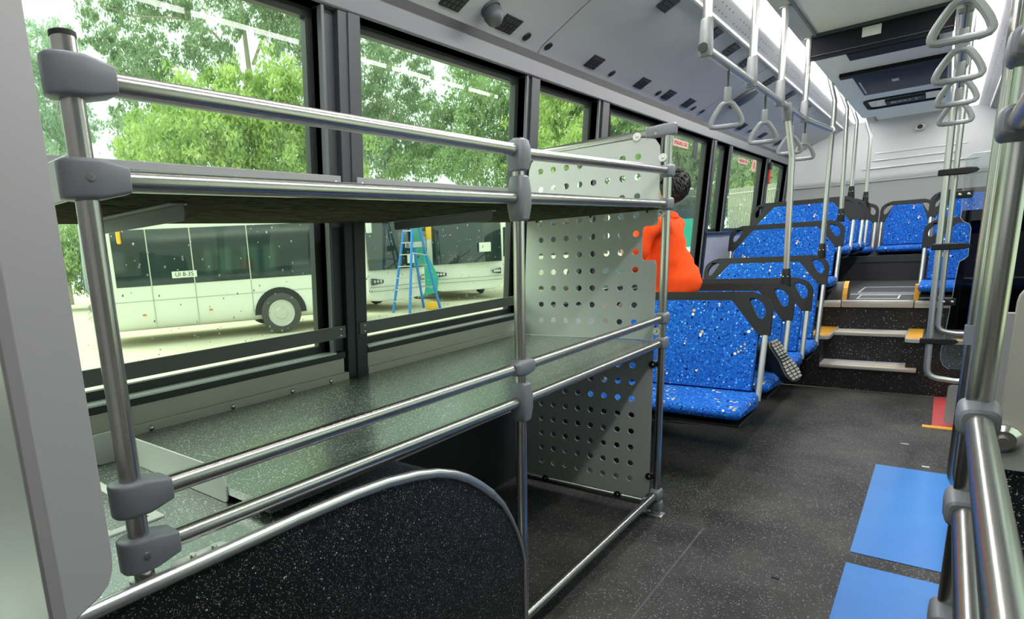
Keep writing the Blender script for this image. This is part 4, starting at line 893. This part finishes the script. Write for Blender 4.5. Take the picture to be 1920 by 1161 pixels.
def bus(O, A, B, length, label, wheels=(), W=2.5, H=3.02, mirrors=(), joints=(), group='parked white buses'):
    O = Vector(O); A = Vector((*A, 0)).normalized(); B = Vector((*B, 0)).normalized()
    def G(x, y, z): p = O + B * x + A * y; return (p.x, p.y, GZ + z)
    root = empty('parked_bus', G(W / 2, length / 2, 0), label, 'bus', group)
    def fr(x, y, z):        # rounds the nose
        if y < .5: y = y + .30 * (abs(x - W / 2) / (W / 2)) ** 2.2 * (1 - y / .5) + .10 * max(0, z - 1.2) / 1.8 * (1 - y / .5)
        return (x, y, z)
    nx, nz = 16, 12
    def zsh(k): return .30 + (H - .30) * k / nz
    rings = []
    for y in (0, .15, .5, length):
        r = []
        for i in range(40):
            a = 2 * math.pi * i / 40; ca, sa = math.cos(a), math.sin(a); e = .22
            x = W / 2 + W / 2 * math.copysign(abs(ca) ** e, ca) * (.985 if y == 0 else 1); z = (H + .32) / 2 + (H - .32) / 2 * math.copysign(abs(sa) ** e, sa) * (.985 if y == 0 else 1)
            r.append(G(*fr(x, y, z)))
        rings.append(r)
    MB().loft(rings).build('body', M['buswhite'], root, ang=50)
    def sheet(pts, name, m, par=root, off=-.012, nose=True):      # front panel following the nose: list of rows of (x, z)
        q = MB(); v = [G(fr(x, 0, z)[0], fr(x, 0, z)[1] + off, z) for row in pts for x, z in row]; n = len(pts[0])
        q.add(v, [(i * n + k, i * n + k + 1, (i + 1) * n + k + 1, (i + 1) * n + k) for i in range(len(pts) - 1) for k in range(n - 1)])
        return q.build(name, m, par, ang=60)
    xs = [.06 + (W - .12) * k / 12 for k in range(13)]
    sheet([[(x, 1.22 - .16 * max(0, 1 - abs(x - W / 2) / .9) ** 1 * 0 + .10 * (abs(x - W / 2) / (W / 2)) ** 3 * 0) for x in xs]] + [[(x, z) for x in xs] for z in (1.6, 2.0, 2.4, 2.72)], 'windscreen', M['busglass'])
    sheet([[(x, z) for x in xs] for z in (2.74, 2.92)], 'destination_panel', M['busglass'])
    for s in (0, 1):
        x0, x1 = (.10, .46) if s == 0 else (W - .46, W - .10)
        h = sheet([[(x0 + (x1 - x0) * k / 5, .80 + (.0 if s else .0) + (.05 * (k / 5) if s == 0 else .05 * (1 - k / 5))) for k in range(6)], [(x0 + (x1 - x0) * k / 5, 1.0 - (.06 * (k / 5) if s == 0 else .06 * (1 - k / 5))) for k in range(6)]], 'headlight', M['lampd'])
        q = MB()
        for k in (.25, .5, .75):
            x = x0 + (x1 - x0) * k; p = G(x, fr(x, 0, .9)[1] - .02, .905); q.disc(p, -A, .045, .012, 10)
        q.build('lamp', M['rimw'], h)
    q = MB()
    for z in (.62, .74): q.tube([G(fr(x, 0, z)[0], fr(x, 0, z)[1] - .006, z) for x in xs], .012, 5)
    q.build('bumper_groove', M['joint'], root)
    q = MB().tube([G(.62, -.025, 1.25), G(1.25, -.03, 1.62)], .012, 5).tube([G(1.4, -.03, 1.25), G(1.95, -.03, 1.58)], .012, 5); q.build('wiper', M['gap'], root)
    for s, x in ((0, -.006), (1, W + .006)):
        edges = [.75] + [j for j in joints if .9 < j < length - .4] + [length - .35] if s == 0 else [.75, 2.4, 4.0, length - .35]
        for i in range(len(edges) - 1):
            MB().box(x - .004, x + .004, edges[i] + .012, edges[i + 1] - .012, 1.29, 2.47).map(G).build('side_window', M['busglass'], root)
        q = MB().box(x - .003, x + .003, .6, length - .1, .97, .978)
        for j in edges[1:-1]: q.box(x - .003, x + .003, j - .006, j + .006, .35, 1.28)
        q.map(G).build('panel_joint', M['joint'], root)
        for (wy) in wheels:
            q = MB().plate([(wy + .60 * math.cos(a), .46 + .60 * math.sin(a)) for a in [math.pi * k / 16 for k in range(17)]], [], .02, fr=lambda a, b, w: G(x - .01 + w, a, max(b, .34))); q.build('wheel_arch', M['gap'], root)
            sx = -1 if s == 0 else 1
            c = Vector((x + sx * .012, wy, .465)); rg = []
            for (dr, rr) in ((-.1, .40), (.0, .465), (.03, .46), (.045, .42), (.045, .31)): rg.append([G(c.x + sx * dr, c.y + rr * math.cos(2 * math.pi * k / 28), c.z + rr * math.sin(2 * math.pi * k / 28)) for k in range(28)])
            wl_ = MB().loft(rg, cap=False).build('tyre', M['tyre'], root)
            rg = [[G(c.x + sx * dr, c.y + rr * math.cos(2 * math.pi * k / 24), c.z + rr * math.sin(2 * math.pi * k / 24)) for k in range(24)] for (dr, rr) in ((.035, .315), (.052, .30), (.05, .285), (.02, .26), (.03, .15), (.055, .13), (.06, .06), (.062, .01))]
            q = MB().loft(rg)
            rm = q.build('rim', M['rimw'], wl_)
            for k in range(10):
                a = 2 * math.pi * k / 10; p0 = Vector(G(c.x + sx * .030, c.y + .205 * math.cos(a), c.z + .205 * math.sin(a))); ax = Vector(G(1, 0, 0)) - Vector(G(0, 0, 0))
                rm_q = (rm_q if k else MB()).disc(p0, ax * sx, .026, .004, 8)
            rm_q.build('rim_hole', M['gap'], wl_, kind='stuff')
        q = MB()
        for yy in (1.2, 2.6): q.box(x - .006, x + .006, yy, yy + .07, .66, .69)
        q.map(G).build('side_marker', M['orangel'], root)
    for (x, y, z, mk) in mirrors:
        MB().tube([G(x, y + .1, z + .62), G(x, y, z + .55), G(x, y, z + .38)], .018, 6).build('mirror_arm', M['gap'], root)
        MB().rbox(x - .09, x + .09, y - .04, y + .04, z, z + .40, .03).map(G).build('mirror', M[mk], root)
    return root, G
d1 = (.47, .883); n1 = (-.883, .47); o1 = (-11.1 - .47 * 4.2, 8.58 - .883 * 4.2, 0)
b1, G1_ = bus(o1, d1, n1, 6.3, 'white parked bus seen side-on with a big front wheel, left of the dark posts', wheels=(4.2,), joints=(1.46, 2.36, 3.58), mirrors=((-.28, .95, 2.18, 'mirrory'),))
reflected_plate = MB().box(-.02, -.012, 1.9, 2.42, 1.42, 1.56).map(G1_).build('plate', M['buswhite'], b1)  # pale panel drawn in as another bus's reflection in this side window
lettering('UI 8-35', 'reflected_text', M['gap'], reflected_plate, G1_(-.022, 2.16, 1.49), (math.pi / 2, 0, math.atan2(.883, .47)), .13)
b2, G2_ = bus((-11.67, 12.4, 0), (-1, .05), (.05, 1), 7.0, 'white parked bus seen from the front behind the blue ladder', wheels=(2.6,), mirrors=((-.2, -.1, 2.25, 'carw'),))
MB().box(1.35, 1.65, -.05, -.045, 1.36, 1.62).map(G2_).build('windscreen_notice', M['buswhite'], b2)
MB().plate([(1.62, 1.24), (2.2, 1.24), (2.14, 2.5), (1.66, 2.55)], [], .01, fr=lambda a, b, w: G2_(a, -.03 + .12 * max(0, a - 1.6) + w, b)).build('teal_film', M['tealglass'], b2)
b3, G3_ = bus((-12.06, 15.65, 0), (-.8, .6), (.6, .8), 9.0, 'white parked bus seen from the front, right of the ladder', wheels=(2.6,), mirrors=((-.15, -.1, 2.05, 'mirrory'),))
MB().box(1.55, 1.95, -.04, -.035, 1.55, 1.85).map(G3_).build('windscreen_notice', M['buswhite'], b3)
b4, G4_ = bus((-6.5, 17.0, 0), (-.8, .6), (.6, .8), 9.0, 'white parked bus with a teal cover on its front, beyond the person', wheels=(2.6,), mirrors=((2.75, -.2, 1.6, 'mirrory'),))
MB().plate([(1.2, .3), (2.3, .5), (2.35, 2.1), (1.1, 2.15)], [], .02, fr=lambda a, b, w: G4_(a, -.08 + w, b)).build('teal_cover', M['teal'], b4)
tp = MB().plate([(0, 0), (1.0, .1), (1.1, .6), (.55, 1.3), (.1, 1.4)], [], .03, fr=lambda a, b, w: (-12.2 + a * .3 + w, 15.0 + a * .55, GZ + .25 + b)).build_at('teal_sheet', M['teal'], (-12.2, 15.3, GZ), label='crumpled teal sheet hanging between the two bus fronts', cat='sheet')
# step ladder
ld = empty('step_ladder', (-10.95, 13.5, GZ), 'blue A-frame step ladder standing in front of a parked bus', 'ladder')
M['ladder'] = mat('blue_ladder', (.02, .22, .68), .5)
tp1, tp2 = Vector((-10.90, 13.30, 2.35)), Vector((-11.15, 13.30, 2.35))
for (ya, xa, nm) in ((12.75, -10.72, 'front_rail'), (14.15, -10.72, 'back_rail')):
    for xo, tp_ in ((0, tp1), (-.62, tp2)):
        MB().tube([(xa + xo, ya, GZ), (tp_.x, 13.35 + (.08 if ya > 13.4 else -.08), 2.3)], .04, 6).build(nm, M['ladder'], ld)
for k in range(1, 8):
    f = k / 8.2; y = 12.75 + (13.27 - 12.75) * f; z = GZ + 2.65 * f; x0 = -10.72 - .18 * f; x1 = -11.34 + .19 * f
    MB().box(x1, x0, y - .04, y + .06, z - .015, z + .015).build('step', M['satin'], ld)
for k in (2, 4, 6):
    f = k / 8.2; y = 14.15 - (14.15 - 13.43) * f; z = GZ + 2.65 * f
    MB().box(-11.30 + .18 * f, -10.74 - .17 * f, y - .015, y + .015, z - .015, z + .015).build('brace', M['satin'], ld)
MB().rbox(-11.25, -10.80, 13.2, 13.5, 2.26, 2.34, .02).build('top_cap', M['ladder'], ld)
MB().tube([(-10.80, 13.05, 1.3), (-10.80, 13.72, 1.22)], .015, 5).build('spreader', M['satin'], ld)
MB().box(-11.20, -10.85, 13.25, 13.6, 1.45, 1.6).build('tool_tray', M['satin'], ld)
for i, (y, x) in enumerate(((14.1, -10.80),)):
    MB().rbox(x - .15, x + .1, y - .35, y - .1, GZ, GZ + .22, .03).build_at('tool_box', M['mirrory'], (x, y - .2, GZ), label='small orange tool box on the ground at the ladder foot', cat='tool box')
# parked cars
def car(x, y, rz, label):
    root = empty('parked_car', (x, y, GZ), label, 'car', 'parked white cars'); c, s = math.cos(rz), math.sin(rz)
    def G(a, b, z): return (x + a * c - b * s, y + a * s + b * c, GZ + z)
    pf_ = [(-2.1, .30), (-2.15, .62), (-2.0, .80), (-1.05, .92), (-.35, 1.38), (.75, 1.42), (1.55, .98), (2.05, .92), (2.12, .55), (2.05, .30)]
    rings = []
    for b, k in ((-.86, .93), (-.80, .985), (-.4, 1.0), (.4, 1.0), (.80, .985), (.86, .93)): rings.append([G(a * (k if z < 1 else .9 * k), b * (1 if z < .95 else .82), .3 + (z - .3) * k) for a, z in pf_])
    MB().loft(rings).build('body', M['carw'], root, ang=30)
    for b in (-.78, .78): MB().plate([(-.95, .93), (-.32, 1.32), (.66, 1.34), (1.3, .97)], [], .01, fr=lambda a, z, w: G(a * .93, b * (1.02 - .2 * (z - .93)) + w - .005, z)).build('side_window', M['busglass'], root)
    q = MB().add([G(-1.03, -.66, .95), G(-1.03, .66, .95), G(-.36, .60, 1.36), G(-.36, -.60, 1.36)], [(0, 1, 2, 3)]); q.map(lambda a, b, z: (a - .02 * c, b - .02 * s, z + .015)); q.build('windscreen', M['busglass'], root)
    for a in (-1.35, 1.3):
        for b in (-.84, .84): MB().tube([G(a, b - .1, .32), G(a, b + .1, .32)], .32, 20).build('wheel', M['tyre'], root)
car(-3.1, 13.4, 2.4, 'white parked car glimpsed through the far side window above the seats'); car(-3.6, 10.2, 1.9, 'white parked car glimpsed behind the person in orange')
# yard fence
fe = empty('yard_fence', (-3.4, 19.7, GZ), 'pale upright bar fence beyond the rear side windows', 'fence')
M['fence'] = mat('pale_fence_bars', (.45, .44, .38), .6)
FA, FB = Vector((-4.7, 20.2, GZ)), Vector((-2.2, 19.2, GZ)); q = MB(); nb = 60
for i in range(nb):
    p = FA.lerp(FB, i / (nb - 1)); q.box(p.x - .012, p.x + .012, p.y - .012, p.y + .012, GZ, GZ + 2.9)
q.build('bar', M['fence'], fe, kind='stuff')
MB().tube([FA + Vector((0, 0, 2.75)), FB + Vector((0, 0, 2.75))], .025, 6).build('rail', M['fence'], fe); MB().tube([FA + Vector((0, 0, .3)), FB + Vector((0, 0, .3))], .025, 6).build('rail', M['fence'], fe)
# trees: drooping gum leaves in clumps on branching trunks
def leafmat(name, a, b):
    m = mat(name, a, .6, spec=.3); t = NT(m); tc = t.n('ShaderNodeTexCoord'); co = tc.outputs['Object']
    n1 = t.n('ShaderNodeTexNoise'); n1.inputs['Scale'].default_value = .9; t.l(co, n1.inputs['Vector']); n2 = t.n('ShaderNodeTexWhiteNoise'); n2.noise_dimensions = '3D'
    sn = t.n('ShaderNodeVectorMath', operation='SNAP'); sn.inputs[1].default_value = (.25, .25, .25); t.l(co, sn.inputs[0]); t.l(sn.outputs[0], n2.inputs['Vector'])
    rp = t.n('ShaderNodeMapRange'); rp.inputs['From Min'].default_value = .35; rp.inputs['From Max'].default_value = .65; t.l(n1.outputs['Fac'], rp.inputs['Value'])
    f = t.math('ADD', t.math('MULTIPLY', rp.outputs['Result'], .55), t.math('MULTIPLY', n2.outputs['Value'], .45))
    c = t.mix(f, a, b); t.l(c, t.p.inputs['Base Color'])
    tr = t.n('ShaderNodeBsdfTranslucent'); t.l(c, tr.inputs['Color']); mx = t.n('ShaderNodeMixShader'); mx.inputs[0].default_value = .45
    o = [x for x in m.node_tree.nodes if x.type == 'OUTPUT_MATERIAL'][0]; t.l(t.p.outputs[0], mx.inputs[1]); t.l(tr.outputs[0], mx.inputs[2]); t.l(mx.outputs[0], o.inputs['Surface']); return m
LM = {'grey': leafmat('gum_leaf_grey_green', (.19, .29, .16), (.44, .55, .34)), 'bright': leafmat('gum_leaf_bright', (.25, .40, .10), (.62, .74, .27)), 'mid': leafmat('gum_leaf_mid', (.18, .31, .12), (.45, .59, .28)), 'pale': leafmat('gum_leaf_pale', (.32, .45, .34), (.52, .63, .48))}
M['bark'] = mat('pale_gum_bark', (.42, .37, .30), .8, noise=(3, .3)); M['barkd'] = mat('dark_bark', (.14, .12, .10), .9, noise=(3, .3))
def foliage(name, clumps, m, parent, dens, seed, ls=.20, fk=1.0):
    rg = np.random.default_rng(seed); off = np.array(origin(parent)); V = []
    for (x, y, z, r) in clumps:
        n = int(dens * (r / fk / .7) ** 2 * 1000)
        d = rg.normal(size=(n, 3)); d /= np.linalg.norm(d, axis=1)[:, None]; rad = r * 1.15 * rg.uniform(0, 1, n) ** .45
        sub = rg.normal(size=(max(6, int(n / 55)), 3)) * r * .66; k = rg.integers(0, len(sub), n)
        c = np.array([x, y, z]) + np.where(rg.uniform(size=(n, 1)) < .75, sub[k] + d * (rad * .30)[:, None], d * rad[:, None]) * np.array([1, 1, .85])
        a = np.stack([rg.normal(size=n) * .55, rg.normal(size=n) * .55, -np.ones(n) * .9 + rg.normal(size=n) * .45], 1); a /= np.linalg.norm(a, axis=1)[:, None]
        b = np.cross(a, rg.normal(size=(n, 3))); b /= np.linalg.norm(b, axis=1)[:, None]
        l = (ls * rg.uniform(.6, 1.3, n))[:, None]; w = l * .20
        V.append(np.stack([c - a * l * .5, c + b * w, c + a * l * .5, c - b * w], 1))
    V = np.concatenate(V).reshape(-1, 3) - off; n = len(V) // 4
    me = bpy.data.meshes.new(name); me.vertices.add(len(V)); me.vertices.foreach_set('co', V.astype(np.float32).ravel())
    me.loops.add(n * 4); me.loops.foreach_set('vertex_index', np.arange(n * 4, dtype=np.int32)); me.polygons.add(n)
    me.polygons.foreach_set('loop_start', np.arange(0, n * 4, 4, dtype=np.int32)); me.update(calc_edges=True); me.validate()
    me.materials.append(m); o = bpy.data.objects.new(name, me); COL.objects.link(o); o.parent = parent; o['kind'] = 'stuff'
    return o
TREES = {
'T1':[(-31.0, 12.1, 12.0, 0.86), (-32.6, 11.7, 11.3, 0.76), (-32.2, 13.0, 11.1, 1.04), (-33.0, 12.2, 10.0, 1.18), (-32.1, 11.4, 8.5, 1.02), (-32.9, 13.3, 9.6, 0.94), (-32.8, 12.5, 8.0, 1.2), (-30.7, 12.7, 7.9, 0.64), (-31.5, 10.7, 7.1, 1.0), (-31.1, 13.4, 8.1, 0.47)],
'T2':[(-22.5, 10.2, 10.2, 0.46), (-21.1, 9.9, 9.0, 0.5), (-21.7, 11.1, 10.2, 0.65), (-21.8, 12.1, 10.1, 0.58), (-22.2, 11.5, 9.1, 0.58), (-20.4, 11.3, 8.4, 0.46), (-20.8, 12.9, 10.3, 0.67), (-20.8, 13.1, 9.0, 0.68), (-19.1, 12.6, 8.8, 0.55), (-19.9, 13.8, 8.7, 0.49), (-21.2, 10.9, 8.0, 0.84), (-21.5, 12.1, 8.0, 0.78), (-22.6, 11.0, 9.0, 0.43), (-18.5, 13.5, 9.5, 0.55), (-18.7, 15.5, 9.6, 0.69), (-17.4, 15.3, 8.7, 0.76), (-17.8, 15.5, 9.9, 0.76), (-18.7, 15.0, 10.2, 0.58), (-22.5, 11.1, 6.8, 0.49), (-21.1, 10.3, 5.7, 0.56), (-20.7, 10.8, 5.9, 0.84), (-20.4, 11.9, 6.9, 0.66), (-20.8, 9.9, 8.7, 0.26), (-19.9, 13.7, 11.1, 1.14), (-18.5, 15.5, 11.3, 1.15), (-20.9, 11.2, 11.0, 0.9)],
'T3':[(-16.1, 11.1, 6.7, 0.48), (-15.1, 10.2, 5.6, 0.74), (-17.0, 10.4, 5.8, 0.73), (-15.9, 11.8, 6.1, 0.73), (-14.9, 12.4, 6.5, 0.8), (-15.3, 12.8, 5.7, 0.83), (-14.9, 11.2, 5.0, 0.85), (-15.5, 10.1, 4.7, 0.84), (-15.9, 9.2, 4.7, 0.75), (-14.7, 12.4, 4.6, 0.81), (-16.9, 9.2, 5.3, 0.62), (-15.0, 10.6, 4.1, 0.77), (-17.0, 9.9, 4.3, 0.64), (-14.4, 11.9, 3.9, 0.71), (-16.3, 8.1, 4.4, 0.51), (-14.1, 13.0, 5.0, 0.81), (-14.3, 13.3, 4.1, 0.83)],
'T4':[(-16.6, 18.3, 9.0, 0.71), (-17.0, 20.0, 9.3, 0.65), (-17.6, 19.3, 8.3, 0.87), (-15.2, 19.5, 8.0, 0.51), (-17.7, 19.0, 7.2, 0.87), (-17.7, 20.7, 7.2, 0.91), (-15.8, 19.5, 7.6, 0.63), (-16.5, 21.3, 7.3, 0.56), (-17.0, 19.1, 5.9, 0.97), (-16.5, 20.6, 5.8, 1.12), (-18.1, 19.3, 5.3, 0.9), (-15.0, 20.4, 6.5, 0.53), (-18.4, 18.3, 8.3, 1.08), (-19.2, 18.9, 6.3, 1.14)],
'T5':[(-14.6, 21.8, 8.0, 0.75), (-14.5, 20.4, 6.8, 0.62), (-13.4, 20.6, 6.4, 0.81), (-12.5, 20.8, 6.6, 0.69), (-12.9, 21.0, 7.5, 0.5), (-13.7, 20.0, 5.4, 0.81), (-13.6, 22.0, 5.4, 0.86), (-15.2, 21.0, 5.2, 0.98), (-16.0, 19.2, 4.7, 0.85), (-13.2, 19.9, 4.4, 0.9), (-13.2, 22.2, 4.5, 0.97), (-11.8, 21.1, 6.3, 0.79), (-12.3, 21.9, 5.2, 0.93)],
'T6':[(-10.4, 20.4, 6.1, 0.55), (-9.4, 19.8, 5.8, 0.61), (-8.9, 19.9, 5.6, 0.6), (-10.0, 19.9, 5.1, 0.72), (-8.8, 19.3, 4.7, 0.68), (-10.1, 19.3, 4.2, 0.71), (-9.0, 19.2, 3.9, 0.77), (-10.7, 19.9, 5.6, 0.55), (-9.6, 19.8, 6.5, 0.7), (-9.0, 21.0, 6.3, 0.72), (-9.0, 20.7, 4.0, 0.72)],
'T7':[(-8.1, 21.0, 5.1, 0.62), (-7.7, 21.8, 4.9, 0.62), (-8.6, 21.4, 4.7, 0.54), (-7.7, 20.6, 4.2, 0.69), (-8.0, 21.8, 5.8, 0.72), (-7.7, 22.4, 3.9, 0.64), (-8.8, 22.0, 3.9, 0.66)],
'T8':[(-7.7, 25.1, 4.7, 0.6), (-7.7, 27.1, 4.3, 0.75), (-7.6, 26.4, 3.2, 0.84), (-8.5, 26.5, 4.3, 0.64), (-7.4, 27.1, 3.6, 0.64), (-7.8, 26.9, 5.3, 0.63), (-7.1, 27.2, 4.2, 0.63), (-8.1, 25.9, 3.2, 0.63)],
'T9':[(-6.9, 30.5, 4.4, 0.8), (-6.2, 29.9, 4.0, 0.67), (-6.5, 30.8, 3.2, 0.69), (-7.3, 30.6, 3.6, 0.59), (-6.0, 29.9, 3.4, 0.56), (-7.3, 30.4, 4.4, 0.58), (-6.4, 29.7, 2.3, 0.56), (-7.5, 29.9, 2.9, 0.58)],
'T10':[(-6.3, 34.7, 4.1, 0.63), (-5.7, 34.3, 3.5, 0.62), (-5.9, 34.0, 3.1, 0.5), (-6.0, 32.1, 3.3, 0.52), (-5.4, 33.4, 3.9, 0.6)],
}
TK = {'T1': ('pale', .8, 'thin pale tree at the far left of the window view'), 'T2': ('grey', 1.05, 'tall grey-green gum tree with a pale trunk and long bare branch'), 'T3': ('bright', 1.8, 'bright yellow-green bushy tree below the tall gum'),
      'T4': ('grey', 1.0, 'open gum tree at the start of the second window, sky showing through'), 'T5': ('mid', 1.3, 'gum tree at the end of the second window with a thin pale trunk'), 'T6': ('bright', 1.7, 'dense green tree filling the third window'),
      'T7': ('mid', 1.6, 'dense green tree seen through the fourth window'), 'T8': ('grey', 1.3, 'grey-green tree above the far bus behind the person'), 'T9': ('mid', 1.0, 'tree above the fence in the far side window'), 'T10': ('mid', 2.0, 'small pale tree seen in the last side window')}
TRUNK = {'T2': [[(-19.3, 14.3, GZ), (-19.2, 14.4, 4.5), (-19.2, 14.4, 7.9), (-19.25, 14.3, 11)], [(-19.2, 14.4, 7.2), (-19.5, 14.0, 8.6), (-19.9, 13.5, 9.5), (-20.4, 12.6, 9.9), (-21.2, 11.2, 9.9), (-21.7, 10.3, 10.2)], [(-19.1, 14.5, 8.4), (-18.7, 15.0, 9.7), (-18.3, 15.4, 10.8)], [(-19.2, 14.4, 5.5), (-20.2, 12.6, 7.0), (-21.3, 11.0, 7.6)]],
         'T5': [[(-13.8, 20.8, GZ), (-13.8, 20.8, 4.1), (-13.9, 20.8, 7.3)], [(-13.9, 20.8, 5.2), (-13.0, 21.0, 6.8)], [(-13.9, 20.8, 5.6), (-14.6, 20.6, 7.0)]],
         'T4': [[(-17.2, 19.4, GZ), (-17.3, 19.4, 4.5), (-17.5, 19.3, 9.2)], [(-17.4, 19.4, 6.0), (-16.3, 19.6, 7.8)], [(-17.5, 19.3, 7.2), (-17.0, 19.9, 9.0)]],
         'T1': [[(-32.1, 11.6, GZ), (-32.0, 11.6, 4.3), (-31.7, 12.2, 8.0), (-31.8, 12.3, 11.5)], [(-32, 11.8, 5.5), (-32.4, 11.5, 9)]]}
FAR = {'T3': 1.12, 'T8': 1.15, 'T9': 1.2, 'T10': 1.15, 'T1': 1.1}
for i, (k, cl) in enumerate(TREES.items()):
    fk = FAR.get(k, 1.32)          # the stand of trees keeps clear of the parked buses
    cl = [(x * fk, y * fk, 1.27 + (z - 1.27) * fk, r * fk) for x, y, z, r in cl]
    kind, dens, lab = TK[k]; ctr = np.mean([c[:3] for c in cl], axis=0)
    root = empty('tree', (float(ctr[0]), float(ctr[1]), GZ), lab, 'tree')
    tr_ = [[(x * fk, y * fk, GZ if z == GZ else 1.27 + (z - 1.27) * fk) for x, y, z in p_] for p_ in TRUNK.get(k, [])] or [[(ctr[0], ctr[1], GZ), (ctr[0] + .1, ctr[1], ctr[2] * .6), (ctr[0] - .1, ctr[1] + .1, ctr[2] + .8)]] + [[(ctr[0], ctr[1], ctr[2] * .55), tuple(c[:3])] for c in cl[::3]]
    q = MB()
    for j, pth in enumerate(tr_):
        p = fillet(pth, .8, 3); r0 = .22 if j == 0 and k in ('T2', 'T3') else (.13 if j == 0 else .075)
        q.tube(p, [r0 * (1 - .65 * t / (len(p) - 1)) for t in range(len(p))], 8)
    q.build('trunk', M['bark'] if k in ('T1', 'T2', 'T4', 'T5') else M['barkd'], root, ang=80)
    foliage('foliage', cl, LM[kind], root, dens, 10 + i, (.165 if k not in ('T1', 'T9', 'T10') else .2) * fk, fk)
# low scrub behind the buses
for i, (x, y, n, lab) in enumerate(((-30, 12, 11, 'dense green scrub along the yard behind the side-on bus'), (-24, 29, 9, 'dense green scrub behind the bus fronts'), (-9, 37, 8, 'green scrub behind the far bus and the fence'))):
    rr = random.Random(40 + i); root = empty('shrub', (x, y, GZ), lab, 'shrub')
    cl = [(x + (j - n / 2) * .55 + rr.uniform(-.6, .6), y + (j - n / 2) * .75 + rr.uniform(-.6, .6), GZ + rr.uniform(.6, 3.6), rr.uniform(.8, 1.15)) for j in range(n * 2)]
    cl = [(x + (c[0] - x) * (1.25 if i else .9), y + (c[1] - y) * 1.2, c[2], c[3]) for c in cl]
    MB().tube([(x, y, GZ), (x, y, GZ + 2.2)], .08, 6).build('stem', M['barkd'], root)
    foliage('foliage', cl, LM[('mid', 'bright', 'mid')[i]], root, 1.3, 60 + i, .22)
